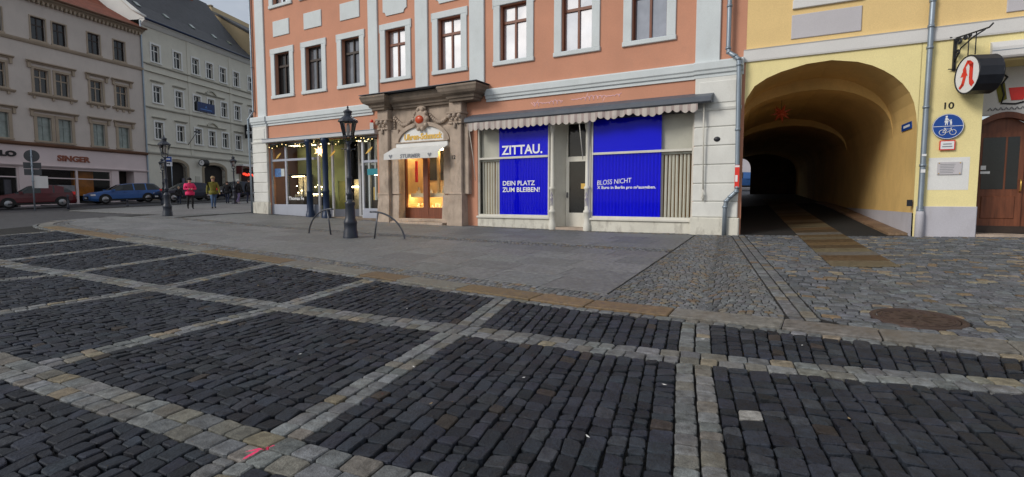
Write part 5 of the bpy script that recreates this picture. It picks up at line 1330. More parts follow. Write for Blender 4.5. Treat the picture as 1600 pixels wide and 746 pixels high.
m = MB(); m.box(-5.1, -3.6, 1.0, 1.25, 1.9, 3.9); m.build('orange_curtain', 'orange_goods', sg); bx('display_cloth', 'plinth_grey', sg, -6.5, -5.3, .6, 1.3, 1.45, 2.7); bx('display_table', 'cloth_navy', sg, -7.6, -6.7, .6, 1.3, 1.45, 2.4); bx('display_board', 'cloth_grey', sg, -9.9, -9.5, .5, .6, 1.5, 3.0)
bx('doorway_back', 'interior_dark', sg, -2.4, -.9, .9, .95, .5, 4.2)
text('lettering', 'SINGER', .58, 'singer_letter', sg, (-6.80, -.03, 4.50), ext=.03, off=.018, sx=1.18)
text('lettering', 'ELO', .5, 'black_letter', sg, (-10.75, -.03, 4.62), ext=.03, off=.03, sx=1.5)

gn = empty('green_house', (-32, 46, 0), AG)
tag(gn, 'pale grey green four storey house with slate roof and arched shop openings', 'house')
GX = [1.33, 3.76, 5.95, 7.78, 9.65, 11.66, 14.0]; GW = .85; GE = 15.6
hs = [(x, x+GW, z0, z1, .14) for x in GX for z0, z1 in ((13.75, 15.22), (10.2, 11.65), (7.0, 8.48))]
garch = [(2.3, 4.7), (6.9, 9.8), (12.2, 14.9)]
b = MB(); wall_holes(b, .3, GE, 5.3, 17.0, hs, .14)
wall_holes(b, .3, GE, -.5, 5.3, [(a, c, -.4, 5.08, .35) for a, c in garch], .35)
for a, c in garch:     # segmental heads
    n = 10; cx, hw2 = (a+c)/2, (c-a)/2
    for k in range(n):
        xa, xb = a+(c-a)*k/n, a+(c-a)*(k+1)/n; zf = lambda x: 4.62+.45*math.sqrt(max(0, 1-((x-cx)/hw2)**2))
        b.add([(xa, .003, zf(xa)), (xb, .003, zf(xb)), (xb, .003, 5.09), (xa, .003, 5.09)], [(0, 1, 2, 3)]); b.add([(xa, .003, zf(xa)), (xa, .35, zf(xa)), (xb, .35, zf(xb)), (xb, .003, zf(xb))], [(0, 1, 2, 3)])
b.add([(GE, 0, -.5), (GE, 12, -.5), (GE, 12, 17), (GE, 0, 17)], [(0, 1, 2, 3)]); b.build('wall', 'green_wall', gn)
for a, c in garch:
    n = 12; cx, hw2 = (a+c)/2, (c-a)/2; m = MB()
    for k in range(n):
        def P_(t, r): an_ = PI*(1-t); return (cx+(hw2+r)*math.cos(an_), 4.62+(.45+r)*math.sin(an_))
        q = [P_(k/n, 0), P_((k+1)/n, 0), P_((k+1)/n, .28), P_(k/n, .28)]; m.add([(x, -.05, z) for x, z in q], [(0, 1, 2, 3)]); m.add([(q[2][0], -.05, q[2][1]), (q[2][0], .0, q[2][1]), (q[3][0], .0, q[3][1]), (q[3][0], -.05, q[3][1])], [(0, 1, 2, 3)])
    m.box(a-.28, a, -.05, .3, -.3, 4.62); m.box(c, c+.28, -.05, .3, -.3, 4.62)
    o = m.build('arch_surround', 'sand_arch', gn); bx('dark_doorway', 'interior_dark', o, a, c, .34, .4, -.3, 5.2)
bx('white_goods', 'sign_white', gn, 2.9, 3.6, .2, .3, 1.6, 2.2); bx('hanging_clothes', 'cloth_grey', gn, 4.25, 4.55, .1, .2, 1.9, 3.6); bx('base_strip', 'sand_arch', gn, .32, 2.0, -.06, .01, -.3, 2.55)
for i, x in enumerate(GX):
    for z0, z1 in ((13.75, 15.22), (10.2, 11.65), (7.0, 8.48)):
        simple_window(gn, x, x+GW, z0, z1, 'green_trim', 'pane_dark', 'green_trim', .16)
    for zz in (11.98, 8.80):
        m = MB()
        if i == 3:
            xc = x+GW/2; m.prism_x([(.01, zz), (-.14, zz+.02), (-.2, zz+.1), (.01, zz+.12)], xc-1.9, xc+1.9)
            for k in range(10):
                t0, t1 = k/10, (k+1)/10; f_ = lambda t: (xc-.7+1.4*t, zz+.12+.34*math.sin(PI*t))
                (xa, za), (xb, zb) = f_(t0), f_(t1); m.add([(xa, -.16, za), (xb, -.16, zb), (xb, -.16, zb+.12), (xa, -.16, za+.12), (xa, .0, za+.12), (xb, .0, zb+.12), (xa, 0, za), (xb, 0, zb)], [(0, 1, 2, 3), (3, 2, 5, 4), (0, 6, 7, 1)])
        elif i in (2, 4): continue
        else: m.prism_x([(.01, zz), (-.14, zz+.02), (-.2, zz+.1), (.01, zz+.12)], x-.3, x+GW+.3)
        m.build('hood', 'green_ledge', gn)
for zz, h_ in ((13.36, .14), (9.6, .16), (6.35, .1), (5.6, .2), (12.75, .05)):
    b = MB(); b.prism_x([(.01, zz), (-.1, zz+.02), (-.16, zz+h_*.6), (-.16, zz+h_), (.01, zz+h_+.04)], .3, GE); b.build('ledge', 'green_ledge', gn)
for x in (.35, 5.32, 10.95): bx('pilaster', 'green_wall', gn, x, x+.35, -.05, .01, 5.9, 16.6)
b = MB(); b.prism_x([(.01, 16.55), (-.12, 16.6), (-.35, 16.85), (-.5, 16.92), (-.52, 17.06), (.01, 17.1)], .3, GE); b.build('eaves_cornice', 'green_trim', gn)
b = MB(); b.tube([(.3, -.58, 17.05), (GE+.1, -.58, 17.05)], .09, 8); b.build('gutter', 'blue_iron', gn)
pr = [(-.6, 17.05), (.6, 17.7), (2.2, 19.1), (4.6, 21.9), (6.4, 24.2)]; v = []; 
for x in (.3, GE+.25): v += [(x, y, z) for y, z in pr]
b = MB(); b.add(v, [(k, 5+k, 6+k, 1+k) for k in range(4)]); b.add([(GE+.25, y, z) for y, z in pr]+[(GE+.25, 12.6, 17.05)], [(0, 5, 4, 3, 2, 1)]); b.add([(.3, 6.4, 24.2), (GE+.25, 6.4, 24.2), (GE+.25, 12.6, 17), (.3, 12.6, 17)], [(0, 1, 2, 3)])
ro = b.build('roof', 'roof_slate', gn)
for x, t in ((2.2, .35), (5.3, .33), (8.6, .36), (11.4, .3), (13.6, .28)):
    y, z = 2.2-1.6*(1-t*2), 19.1-1.4*(1-t*2); m = MB(); m.box(-.22, .22, -.3, .3, -.02, .1); o = m.build('skylight', 'pane_pale', ro, (x, y+.4, z+.35), (math.atan(.9), 0, 0))
bx('chimney', 'roof_red', ro, 12.2, 13.1, 5.8, 6.8, 23.2, 25.3); bx('chimney_cap', 'sand_arch', ro, 12.1, 13.2, 5.7, 6.9, 25.3, 25.42)
b = MB(); b.add([(.3, -.5, 17.0), (.3, -.5, 17.3), (.3, 2.2, 19.4), (.3, 6.4, 24.5), (.3, 6.4, 17)], [(0, 1, 2, 3, 4)]); b.tube([(.3, -.6, 17.2), (.3, .6, 17.85), (.3, 2.2, 19.25), (.3, 4.6, 22.05), (.3, 6.4, 24.35)], .12, 6); b.build('verge', 'green_trim', gn)
b = MB()
for x, z in ((5.0, 7.7), (13.6, 7.7)): b.tube([(x, -.02, z-.9), (x+.35, -.7, z+.3)], .03, 5); b.box(x+.15, x+.7, -.85, -.6, z+.3, z+.42)
b.build('flag_bracket', 'steel', gn)
bx('wall_plaque', 'green_ledge', gn, 5.72, 6.3, -.05, .01, 3.05, 3.85); bx('awning_strip', 'white_paint', gn, 11.9, GE, -.6, .02, 5.2, 5.42)
bx('corner_pipe', 'zinc', gn, .22, .32, -.14, -.04, -.3, 16.9)
def hung(name, root, x, y, z): return empty(name, L3(root, x, y, z), root.rotation_euler.z)
bn = hung('wall_banner', gn, 7.3, -.2, 10.68); bx('cloth', 'banner', bn, -1.15, 1.15, -.02, .02, -.44, .44); b = MB(); b.prism_y([(-.16, -.05), (.16, -.05), (0, .2)], -.026, -.021); b.box(-.75, .75, -.026, -.021, -.26, -.17); b.build('print', 'car_blue', bn); b = MB()
for xx in (-1.15, 1.12): b.box(xx, xx+.03, -.03, .2, -.46, .48)
b.build('fixing', 'steel', bn); tag(bn, 'dark blue banner hung across two windows of the green house', 'banner')
bs = hung('shop_sign', gn, 13.1, -.1, 9.05); b = MB(); b.box(-.1, .12, -1.5, -.02, -.75, .75); b.build('box', 'black_letter', bs); text('lettering', 'BON', .42, 'white_print', bs, (-.105, -.18, -.28), rot=(PI/2, 0, -PI/2), ext=.003, off=.008, sx=1.05); b = MB(); b.tube([(0, -.1, .6), (0, .1, .6)], .02, 5); b.build('bracket', 'steel', bs)
tag(bs, 'black projecting sign with white letters BON on the green house', 'sign')
ck = hung('clock_sign', gn, 6.2, -.1, 5.15); b = MB(); b.prism_x([(-.55+.36*math.cos(2*PI*k/20), .34*math.sin(2*PI*k/20)) for k in range(20)], -.3, .3); b.build('case', 'black_letter', ck)
for xx in (-.306, .306):
    b = MB(); b.add([(xx, -.55+.27*math.cos(2*PI*k/20), .26*math.sin(2*PI*k/20)) for k in range(20)], [tuple(range(20))]); o = b.build('dial', 'sign_white', ck); b = MB(); q = xx*1.02; b.tube([(q, -.55, 0), (q, -.55, .2)], .012, 5); b.tube([(q, -.55, 0), (q, -.42, .06)], .014, 5); b.build('hand', 'black_letter', o)
b = MB(); b.tube([(0, -.25, 0), (0, .1, 0)], .05, 6); b.build('arm', 'black_iron', ck); tag(ck, 'black clock with white dial projecting above the arches of the green house', 'clock')
rn = hung('neon_sign', gn, 13.6, .12, 4.35); b = MB(); b.tube([(-.9+.06*k, 0, .14*math.sin(k*1.25)+.05*math.sin(k*.4)) for k in range(31)], .035, 6); b.build('tube', 'neon', rn); tag(rn, 'glowing red neon script in the right arch of the green house', 'neon sign')
rp_ = hung('red_sign', gn, 11.6, -.3, 4.75); bx('panel', 'car_red', rp_, -.08, .08, -.4, .3, -.42, .42); bx('frame', 'black_iron', rp_, -.06, .06, -.42, .42, .42, .46); tag(rp_, 'small dark red projecting sign between two arches of the green house', 'sign')
# cream house behind, seen above the slate roof
ch = hung('cream_house', gn, 0, 0, 0)
b = MB(); b.use('cream_wall'); X0 = GE+1.2
prof = [(1.0, -.5), (13.5, -.5), (13.5, 22.8), (10.2, 23.6), (6.6, 24.3), (6.4, 23.4), (1.0, 20.4)]
b.prism_x([(y, z) for y, z in prof], X0, X0+14); b.build('wall', None, ch)
b = MB(); b.add([(X0-.1, .6, 20.25), (X0-.1, 6.5, 23.5), (X0+14, 6.5, 23.5), (X0+14, .6, 20.25)], [(0, 3, 2, 1)]); b.add([(X0-.1, .6, 20.25), (X0-.1, 6.5, 23.5), (X0-.1, 6.5, 23.75), (X0-.1, .6, 20.5)], [(0, 1, 2, 3)]); b.add([(X0-.1, .6, 20.5), (X0-.1, 6.5, 23.75), (X0+14, 6.5, 23.75), (X0+14, .6, 20.5)], [(0, 3, 2, 1)]); b.build('roof', 'roof_slate', ch)
b = MB(); b.box(X0-.08, X0+.3, 6.5, 13.6, 24.28, 24.4); b.build('coping', 'sand_arch', ch)
tag(ch, 'blank cream gable wall rising behind the slate roof of the green house', 'house')

# ------------------------------------------------------------------ street lamps
def street_lamp(x, y, k, label, glow=False, rz=0.):
    o = empty('street_lamp', (x, y, g(x, y)), rz); o.scale = (k, k, k)
    b = MB(); b.lathe([(.31, -.1), (.31, .04), (.29, .08), (.285, .2), (.26, .25), (.255, .42), (.27, .45), (.27, .5), (.24, .55), (.2, .62), (.185, 1.0), (.2, 1.04), (.2, 1.1), (.15, 1.14), (.12, 1.2)], n=16); b.v = [(x_*.76, y_*.76, z_) for x_, y_, z_ in b.v]; b.build('base', 'lamp_iron', o)
    b = MB(); b.lathe([(.11, 1.18), (.1, 1.3), (.13, 1.34), (.13, 1.38), (.085, 1.44), (.085, 1.8), (.1, 1.83), (.1, 1.87), (.07, 1.92), (.06, 2.65), (.085, 2.68), (.085, 2.72), (.055, 2.76), (.05, 2.86), (.1, 2.92), (.05, 2.97)], n=14); b.v = [(x_*.85, y_*.85, z_) for x_, y_, z_ in b.v]; sh_ = b.build('shaft', 'lamp_iron', o)
    b = MB(); b.tube([(-.19, 0, 2.74), (-.1, 0, 2.72), (.1, 0, 2.72), (.19, 0, 2.74)], .014, 6); b.ball((-.2, 0, 2.74), .025, 6, 4); b.ball((.2, 0, 2.74), .025, 6, 4); b.build('ladder_bar', 'lamp_iron', sh_)
    n = 6; pt = lambda r, z, q: (r*math.cos(2*PI*q/n+.3), r*math.sin(2*PI*q/n+.3), z)
    b = MB()
    for q in range(n):
        b.tube([pt(.06, 2.93, q), pt(.15, 3.0, q), pt(.15, 3.12, q)], .012, 5); b.tube([pt(.15, 3.12, q), pt(.245, 3.56, q)], .012, 5); b.tube([pt(.15, 3.12, q), pt(.15, 3.12, q+1)], .016, 5); b.tube([pt(.245, 3.56, q), pt(.245, 3.56, q+1)], .016, 5)
    ln = b.build('lantern_frame', 'lamp_iron', o)
    for q in range(n):
        b = MB(); b.add([pt(.149, 3.125, q), pt(.149, 3.125, q+1), pt(.243, 3.555, q+1), pt(.243, 3.555, q)], [(0, 1, 2, 3)]); b.build('pane', 'lamp_glass', ln)
    b = MB(); b.lathe([(.3, 3.55), (.29, 3.6), (.17, 3.7), (.11, 3.74), (.11, 3.83), (.14, 3.85), (.13, 3.88), (.05, 3.93), (.02, 3.95), (.03, 3.99), (.01, 4.05)], n=12, smooth=False); b.build('cap', 'lamp_iron', o)
    b = MB(); b.lathe([(.03, 3.1), (.04, 3.2), (.06, 3.3), (.05, 3.42), (.03, 3.5)], n=8); b.build('mantle', 'lamp_clear', ln)
    return tag(o, label, 'street lamp', 'old street lamps')
street_lamp(-4.84, 15.71, .965, 'black iron lantern post between the two bicycle stands')
street_lamp(-15.65, 23.87, .90, 'black iron lantern post standing alone near the pavement tip')
street_lamp(-18.6, 35.3, .80, 'distant black lantern post among the walkers')
street_lamp(-24.6, 37.2, .80, 'distant lantern post almost hidden behind the nearer one beside the green house')
# ------------------------------------------------------------------ bicycle stands
def bike_stand(curved, straight, label):
    c, s_ = Vector(curved), Vector(straight); d_ = (s_-c); L = d_.length; o = empty('bicycle_stand', (c.x, c.y, g(*c)), math.atan2(d_.y, d_.x)); dz = g(*s_)-g(*c)
    b = MB(); R_ = L*1.02; b.tube([(R_-R_*math.cos(t)+.0, 0, -.1+.9*math.sin(t)) for t in [PI/2*1.06*k/14 for k in range(15)]], .026, 8); b.build('arc', 'steel', o)
    b = MB(); b.tube([(L, 0, dz-.08), (L-.07, 0, .4), (L-.14, 0, .78)], .024, 8); b.build('leg', 'steel', o)
    b = MB(); b.lathe([(.06, -.05), (.06, .012), (.03, .016)], (L, 0, dz), 10); b.lathe([(.06, -.05), (.06, .012), (.03, .016)], (0, 0, 0), 10); b.build('foot_plate', 'steel', o)
    tag(o, label, 'bicycle stand', 'curved bicycle stands')
bike_stand((-6.6, 17.0), (-5.72, 16.55), 'curved steel bicycle stand left of the near lamp post'); bike_stand((-3.12, 15.25), (-4.06, 15.40), 'curved steel bicycle stand right of the near lamp post')
# ------------------------------------------------------------------ signs, bollards
tx, ty = -28.6, 31.5; ts = empty('traffic_sign', (tx, ty, g(tx, ty)), .75)
b = MB(); b.tube([(0, 0, -.2), (0, 0, 3.6)], .04, 8); b.build('pole', 'zinc', ts)
b = MB(); b.prism_y([(.02+.36*math.cos(2*PI*k/24), 3.2+.36*math.sin(2*PI*k/24)) for k in range(24)], .05, .07); b.build('round_plate', 'sign_back', ts)
bx('plate', 'sign_back', ts, -.38, .42, .05, .07, 2.46, 2.82); bx('plate', 'sign_back', ts, -.36, .42, .05, .07, 2.06, 2.42); bx('white_plate', 'white_paint', ts, -.05, .68, .05, .07, 1.3, 2.02)
for z in (3.2, 2.64, 2.24, 1.7): bx('clamp', 'zinc', ts, -.06, .06, -.05, .05, z-.03, z+.03)
tag(ts, 'backs of a round and square traffic signs on a grey pole before the red car', 'sign')
for (x, y, h_, lb) in ((-27.6, 32.7, .85, 'dark bollard behind the tail of the red car'), (-25.3, 34.6, .4, 'low dark bollard before the blue car')):
    o = empty('bollard', (x, y, g(x, y))); b = MB(); b.lathe([(.07, -.1), (.07, h_*.2), (.055, h_*.24), (.05, h_*.85), (.065, h_*.9)], n=10); b.build('post', 'lamp_iron', o); b = MB(); b.ball((0, 0, h_*.93), .065, 10, 6); b.build('knob', 'lamp_iron', o); tag(o, lb, 'bollard', 'bollards by the street')
bx_, by_ = -27.6, 42.5; bs = empty('stop_sign_post', (bx_, by_, g(bx_, by_)), .35); b = MB(); b.tube([(.2, 0, -.2), (.2, 0, 3.6)], .035, 8); b.build('pole', 'zinc', bs)
bx('board', 'sign_white', bs, -.33, .27, -.05, -.03, 2.78, 3.55); bx('blue_field', 'sign_blue', bs, -.31, .25, -.056, -.051, 3.12, 3.53); bx('white_bar', 'sign_white', bs, -.2, .14, -.06, -.057, 3.3, 3.4)
b = MB(); b.prism_y([(-.12, 2.95), (.06, 2.95), (.06, 2.88), (.14, 2.98), (.06, 3.07), (.06, 3.02), (-.12, 3.02)], -.056, -.051); b.build('arrow', 'black_letter', bs); tag(bs, 'blue and white street sign on a thin pole before the first arch', 'sign')
# ------------------------------------------------------------------ cars
def car(name, label, x, y, rear, L, w_, prof, paint, pillars, wheels, wr=.31, belt=.93, group='cars along the street'):
    """prof: (distance from the nose, roofline height); the car's +x runs from nose to tail"""
    an = math.atan2(rear[1], rear[0]); o = empty(name, (x, y, g(x, y)), an); hw_ = w_/2; sl = (g(x+rear[0], y+rear[1])-g(x-rear[0], y-rear[1]))/2; o.rotation_euler = (0, -math.atan(sl), an)
    secs = []
    for px_, zt in prof:
        t = px_/L; nar = 1-.16*max(0, 1-px_/.45)**2-.10*max(0, 1-(L-px_)/.4)**2; wz = hw_*nar; zb = .2+.1*max(0, 1-px_/.3)+.08*max(0, 1-(L-px_)/.3)
        gh = zt > belt+.09; bz = belt if gh else zt-.06; tw = (wz-.04-(zt-belt)*.33) if gh else wz-.1
        half = [(wz*.93, zb), (wz, zb+.18), (wz, (zb+bz)/2+.08), (wz-.03, bz), (tw, zt-.035 if gh else zt-.015), (tw*.6, zt)]
        secs.append([(px_-L/2, -a, z) for a, z in half]+[(px_-L/2, a, z) for a, z in half[::-1]])
    body = MB(); glass = MB(); n = 12; body.smooth = True; glass.smooth = True
    V = [p for s_ in secs for p in s_]; bf = []; gf = []
    for i in range(len(secs)-1):
        za, zb_ = prof[i][1], prof[i+1][1]
        for j in range(n):
            q = (i*n+j, i*n+(j+1) % n, (i+1)*n+(j+1) % n, (i+1)*n+j)
            hi = za > belt+.25 and zb_ > belt+.25
            side = j in (3, 7); top = j in (4, 5, 6)
            gl = (side and (za > belt+.09 or zb_ > belt+.09) and i not in pillars) or (top and abs(zb_-za) > .16 and max(za, zb_) > belt+.2)
            (gf if gl else bf).append(q[::-1])
    body.add(V, bf+[tuple(range(n)), tuple(range((len(secs)-1)*n, len(secs)*n))[::-1]], True); glass.add(V, gf, True)
    bo = body.build('body', paint, o); bo.data.polygons.foreach_set('use_smooth', [False]*len(bo.data.polygons)); isl = []
    for q in gf:
        hit = [k for k in isl if any(len(set(q) & set(w)) >= 2 for w in k)]; new = [q]+[w for k in hit for w in k]; isl = [k for k in isl if k not in hit]+[new]
    for k in isl:
        w = MB(); w.smooth = True; ids = sorted({i for q in k for i in q}); w.add([V[i] for i in ids], [tuple(ids.index(i) for i in q) for q in k], True); w.build('window', 'car_glass', o)
    for wx in wheels:
        for sd_ in (-1, 1):
            yy = sd_*hw_; cx = wx-L/2; nn = 20
            def cyl(r0, ya, yb, m, nm, par, bev=.03):
                k = MB(); v = []
                for yv, rr in ((ya, r0), (yb-sd_*bev, r0), (yb, r0-bev)):
                    for q in range(nn): v.append((cx+rr*math.cos(2*PI*q/nn), yv, wr+rr*math.sin(2*PI*q/nn)))
                k.add(v, [(a*nn+q, a*nn+(q+1) % nn, (a+1)*nn+(q+1) % nn, (a+1)*nn+q) for a in range(2) for q in range(nn)]+[tuple(range(2*nn, 3*nn))], True); return k.build(nm, m, par)
            ar = MB(); v = [(cx+(wr+.07)*math.cos(PI*q/12), yy+sd_*.004, wr+(wr+.07)*math.sin(PI*q/12)) for q in range(13)]+[(cx-wr-.07, yy+sd_*.004, .2), (cx+wr+.07, yy+sd_*.004, .2)]; ar.add(v, [tuple(range(13))+(13, 14)]); ar.build('wheel_arch', 'rubber', o)
            wo_ = cyl(wr, yy-sd_*.2, yy+sd_*.012, 'rubber', 'wheel', o); cyl(wr*.66, yy, yy+sd_*.02, 'rim', 'rim', wo_, .02)
    for sd_ in (-1, 1):
        m = MB(); m.box(-L/2+.06, -L/2+.34, sd_*hw_*.86-.12, sd_*hw_*.86+.10, .6, .73); m.build('headlight', 'lamp_clear', o)
        m = MB(); m.box(L/2-.2, L/2-.03, sd_*hw_*.84-.08, sd_*hw_*.84+.06, .78, .98); m.build('taillight', 'lamp_red', o)
        m = MB(); m.box(-L/2+1.32, -L/2+1.5, sd_*(hw_+.08)-.09, sd_*(hw_+.08)+.07, .92, 1.05); m.build('mirror', paint, o)
        m = MB(); m.box(-L/2+.75, L/2-.7, sd_*hw_-.02, sd_*hw_+.015, .22, .34); m.build('sill_trim', 'rubber', o)
        for dx in (.35, 1.25): m = MB(); m.box(dx-.55-.1, dx-.55+.1, sd_*hw_-.02, sd_*hw_+.02, .82, .86); m.build('door_handle', paint, o)
    bx('grille', 'rubber', o, -L/2-.015, -L/2+.12, -hw_*.55, hw_*.55, .34, .58); bx('number_plate', 'sign_white', o, -L/2-.03, -L/2-.014, -.26, .26, .4, .5)
    return tag(o, label, 'car', group)
hatch = [(0, .58), (.06, .7), (.3, .82), (1.0, .95), (1.12, .98), (1.72, 1.38), (1.8, 1.41), (2.3, 1.47), (2.36, 1.47), (2.95, 1.44), (3.03, 1.43), (3.5, 1.33), (3.92, 1.0), (4.06, .86), (4.1, .56)]
estate = [(0, .56), (.08, .7), (.4, .84), (1.2, .96), (1.32, .99), (2.0, 1.37), (2.1, 1.4), (2.7, 1.46), (2.78, 1.46), (3.5, 1.46), (3.58, 1.46), (4.15, 1.42), (4.5, 1.08), (4.58, .9), (4.62, .58)]
rc = car('car', 'dark red hatchback at the left edge with its tail light showing', -31.1, 34.4, (.76, .65), 4.1, 1.7, hatch, 'car_red', (3, 8, 10), (.78, 3.36))
b = MB(); b.box(-2.0, -1.75, -.78, -.55, .76, .82); b.build('indicator', 'indicator', rc)
car('car', 'bright blue estate car before the shop front of the beige house', -29.3, 39.8, (.6, .8), 4.62, 1.78, estate, 'car_blue', (3, 7, 9), (.9, 3.6), .33)
car('car', 'dark blue hatchback behind the lone lamp post', -25.9, 41.9, (.55, .83), 4.2, 1.72, [(x*1.02, z) for x, z in hatch], 'car_dark', (3, 8, 10), (.8, 3.44))
car('car', 'dark parked car half hidden behind the walker in the olive jacket', -25.0, 47.5, (.4, .92), 4.2, 1.72, [(x*1.02, z) for x, z in hatch], 'car_dark', (3, 8, 10), (.8, 3.44))

# ------------------------------------------------------------------ people
def person(x, y, h, face, jacket, legs, shoes, head, stride, label, pose='walk', hat=None, hair='hair_brown', bulk=1., bag=None):
    """one continuous skinned body; x faces the walking direction"""
    o = empty('person', (x, y, g(x, y)), face); k = h/1.75
    sw = stride
    J = {'pelvis': (0, 0, .94), 'waist': (.0, 0, 1.08), 'chest': (.02, 0, 1.28), 'neck': (.02, 0, 1.47), 'head0': (.03, 0, 1.56), 'head1': (.04, 0, 1.64), 'head2': (.03, 0, 1.71)}
    R_ = {'pelvis': .155, 'waist': .15, 'chest': .17, 'neck': .062, 'head0': .075, 'head1': .09, 'head2': .075}
    E_ = [('pelvis', 'waist'), ('waist', 'chest'), ('chest', 'neck'), ('neck', 'head0'), ('head0', 'head1'), ('head1', 'head2')]
    for s_, nm in ((1, 'l'), (-1, 'r')):
        f = sw*s_
        J.update({'hip'+nm: (0, .09*s_, .88), 'knee'+nm: (.05+.22*f, .095*s_, .5), 'ank'+nm: (-.04+.32*f if f >= 0 else -.12+.36*f, .095*s_, .09+(.05 if f < 0 else 0)), 'toe'+nm: (.13+.32*f if f >= 0 else .06+.34*f, .105*s_, .04)})
        R_.update({'hip'+nm: .105, 'knee'+nm: .07, 'ank'+nm: .048, 'toe'+nm: .045}); E_ += [('pelvis', 'hip'+nm), ('hip'+nm, 'knee'+nm), ('knee'+nm, 'ank'+nm), ('ank'+nm, 'toe'+nm)]
        J['sh'+nm] = (.01, .19*s_, 1.40); R_['sh'+nm] = .082
        if pose == 'clasp': J.update({'el'+nm: (.06, .29*s_, 1.14), 'wr'+nm: (.24, .07*s_, 1.14), 'hd'+nm: (.27, .02*s_, 1.14)})
        elif pose == 'bag' and s_ > 0: J.update({'el'+nm: (-.02, .28*s_, 1.12), 'wr'+nm: (.05, .30*s_, .9), 'hd'+nm: (.06, .30*s_, .82)})
        else: J.update({'el'+nm: (-.04-.16*f, .27*s_, 1.12), 'wr'+nm: (.04-.26*f, .29*s_, .88), 'hd'+nm: (.06-.28*f, .285*s_, .79)})
        R_.update({'el'+nm: .062, 'wr'+nm: .045, 'hd'+nm: .042}); E_ += [('chest', 'sh'+nm), ('sh'+nm, 'el'+nm), ('el'+nm, 'wr'+nm), ('wr'+nm, 'hd'+nm)]
    names = list(J); me = bpy.data.meshes.new('body'); me.from_pydata([tuple(c*k for c in J[q]) for q in names], [(names.index(a), names.index(c)) for a, c in E_], []); me.update()
    ob = bpy.data.objects.new('body', me); COL.objects.link(ob); sk = ob.modifiers.new('s', 'SKIN'); sv = me.skin_vertices[0].data
    for i, q in enumerate(names):
        bk = bulk if q[:2] in ('pe', 'wa', 'ch', 'sh', 'el', 'wr') else 1.; r = R_[q]*k*bk; sv[i].radius = (r, r*(.78 if q in ('pelvis', 'waist', 'chest') else 1.)); sv[i].use_root = q == 'pelvis'
    if True:
        for i, q in enumerate(names):
            if q in ('pelvis', 'waist', 'chest'): r = R_[q]*k*bulk; sv[i].radius = (r*1.12, r*.82)
    sub_ = ob.modifiers.new('b', 'SUBSURF'); sub_.levels = 1; sub_.render_levels = 1
    dg = bpy.context.evaluated_depsgraph_get(); m2 = bpy.data.meshes.new_from_object(ob.evaluated_get(dg)); bpy.data.objects.remove(ob); m2.name = 'body'
    m2.materials.clear()
    for q in (jacket, legs, shoes, 'skin'): m2.materials.append(M[q])
    hw_pts = [Vector(J['hd'+q])*k for q in 'lr']
    for p in m2.polygons:
        c = p.center; p.use_smooth = True; z = c.z/k
        i = 2 if z < .11 else 1 if z < .80 and abs(c.y)/k < .235 and min((c-q).length for q in hw_pts) > .12*k else 0
        if z > 1.50 or min((c-q).length for q in hw_pts) < .065*k: i = 3
        p.material_index = i
    bo = bpy.data.objects.new('body', m2); COL.objects.link(bo); bo.parent = o
    b = MB(); hc = Vector((.02, 0, 1.655))*k
    b.ball(hc+Vector((-.012, 0, .03))*k, .103*k, 12, 8, (1.0, .88, .82)); 
    if hat: b.lathe([(.112*k, 1.67*k), (.115*k, 1.72*k), (.09*k, 1.79*k), (.03*k, 1.82*k)], (.02*k, 0, 0), 12); b.build('hat', hat, o)
    else: b.build('hair', hair, o)
    b = MB(); b.ball(Vector((.125, 0, 1.64))*k, .016*k, 6, 4, (1, 1, 1.3)); b.ball(Vector((.035, .088, 1.645))*k, .02*k, 6, 4, (.8, .5, 1.4)); b.ball(Vector((.035, -.088, 1.645))*k, .02*k, 6, 4, (.8, .5, 1.4)); b.build('face_relief', 'skin', o)
    b = MB(); b.ball(Vector((.115, .034, 1.665))*k, .010*k, 6, 4); b.ball(Vector((.115, -.034, 1.665))*k, .010*k, 6, 4); b.box(.108*k, .118*k, -.024*k, .024*k, 1.592*k, 1.6*k); b.build('eyes', 'hair_brown', o)
    b = MB(); b.lathe([(.185*k*bulk, .80*k), (.19*k*bulk, .86*k), (.185*k*bulk, 1.0*k)], n=14); v = [(x_*.82, y_*1.05, z_) for x_, y_, z_ in b.v]; b.v = v; b.build('jacket_hem', jacket, o)
    b = MB(); b.lathe([(.09*k, 1.44*k), (.085*k, 1.5*k), (.075*k, 1.51*k)], (.02*k, 0, 0), 10); b.build('collar', jacket, o)
    if bag:
        b = MB(); b.box(-.12*k, .12*k, .26*k, .38*k, .42*k, .75*k); b.tube([(-.08*k, .3*k, .75*k), (0, .3*k, .84*k), (.08*k, .3*k, .75*k)], .012, 5); b.build('carrier_bag', bag, o)
    return tag(o, label, 'person', 'people walking')
cam_dir = lambda x, y: math.atan2(-y, -x)
person(-18.1, 29.6, 1.70, cam_dir(-18.1, 29.6)+.15, 'cloth_pink', 'cloth_black', 'cloth_black', None, .35, 'person in a bright pink jacket and black trousers holding their hands together', 'clasp', hat='cloth_black', bulk=1.22)
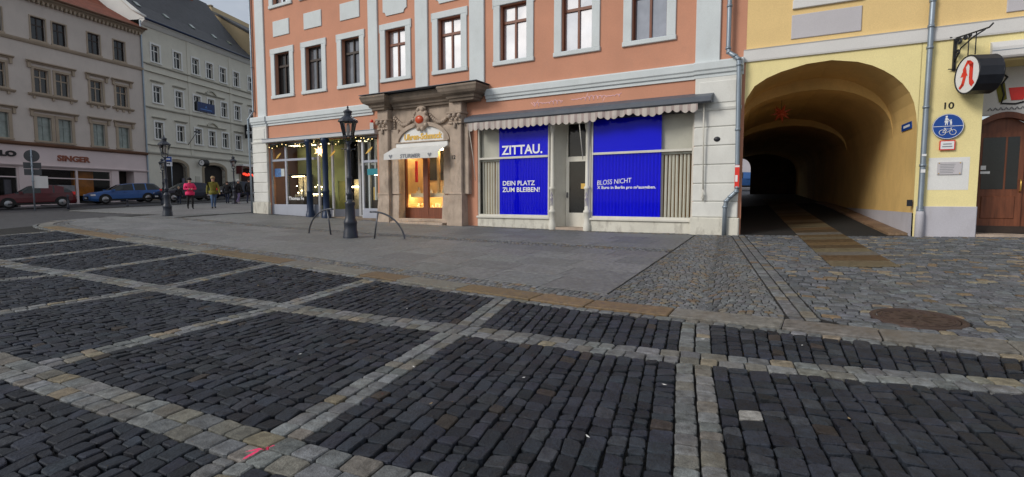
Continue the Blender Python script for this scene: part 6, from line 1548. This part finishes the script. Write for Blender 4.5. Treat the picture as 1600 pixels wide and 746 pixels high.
person(-16.9, 29.8, 1.76, cam_dir(-16.9, 29.8)+.1, 'cloth_olive', 'cloth_jeans', 'cloth_black', None, -.8, 'person in an olive green jacket, blue jeans and mustard cap striding forward', 'walk', hat='cloth_tan', bulk=1.15)
person(-22.9, 36.2, 1.2, cam_dir(-22.9, 36.2), 'cloth_black', 'cloth_navy', 'cloth_black', None, .3, 'small fair-haired child in dark clothes beside the person in pink', 'walk', hair='hair_fair')
person(-19.35, 35.8, 1.5, 1.9, 'cloth_black', 'cloth_navy', 'cloth_black', None, .5, 'person in black jacket and dark trousers left of the distant lamp post', 'walk', bulk=1.2)
person(-18.45, 35.5, 1.58, 1.2, 'cloth_black', 'cloth_lilac', 'cloth_white', None, .4, 'person in a white knitted hat, black coat and pale trousers', 'bag', hat='cloth_white', bag='cloth_olive', bulk=1.2)
person(-17.85, 35.8, 1.66, 1.8, 'cloth_black', 'cloth_navy', 'cloth_black', None, -.5, 'person in dark jacket and navy jeans nearest the corner of the pink house', 'walk', bulk=1.12)
car('car', 'blue car glimpsed through the far end of the passage', 19.2, 44.5, (.88, -.47), 4.1, 1.7, hatch, 'car_blue', (3, 8, 10), (.78, 3.36), group='cars along the street')
lr2 = random.Random(21)
for (x, y) in ((-.62, 3.9), (.5, 3.35), (-2.1, 5.1), (-.9, 4.7), (1.25, 4.2), (2.35, 3.55), (-3.6, 6.2), (2.0, 5.4), (-4.2, 8.6), (2.9, 5.15), (.1, 4.4), (-1.4, 6.9)):
    b = MB(); a = lr2.uniform(0, 6); l_, w_ = lr2.uniform(.015, .03), lr2.uniform(.006, .012); c_, s_ = math.cos(a), math.sin(a)
    b.add([(l_*c_, l_*s_, .004), (-w_*s_, w_*c_, .0), (-l_*c_, -l_*s_, .003), (w_*s_, -w_*c_, .001), (0, 0, .007)], [(0, 1, 4), (1, 2, 4), (2, 3, 4), (3, 0, 4), (3, 2, 1, 0)])
    o = b.build('litter', lr2.choice(('cloth_white', 'cloth_tan', 'cloth_white')), None, (x, y, g(x, y)+.010)); tag(o, 'tiny pale scrap of litter lying on the dark cobbles', 'litter', 'litter on the cobbles')
#PART4
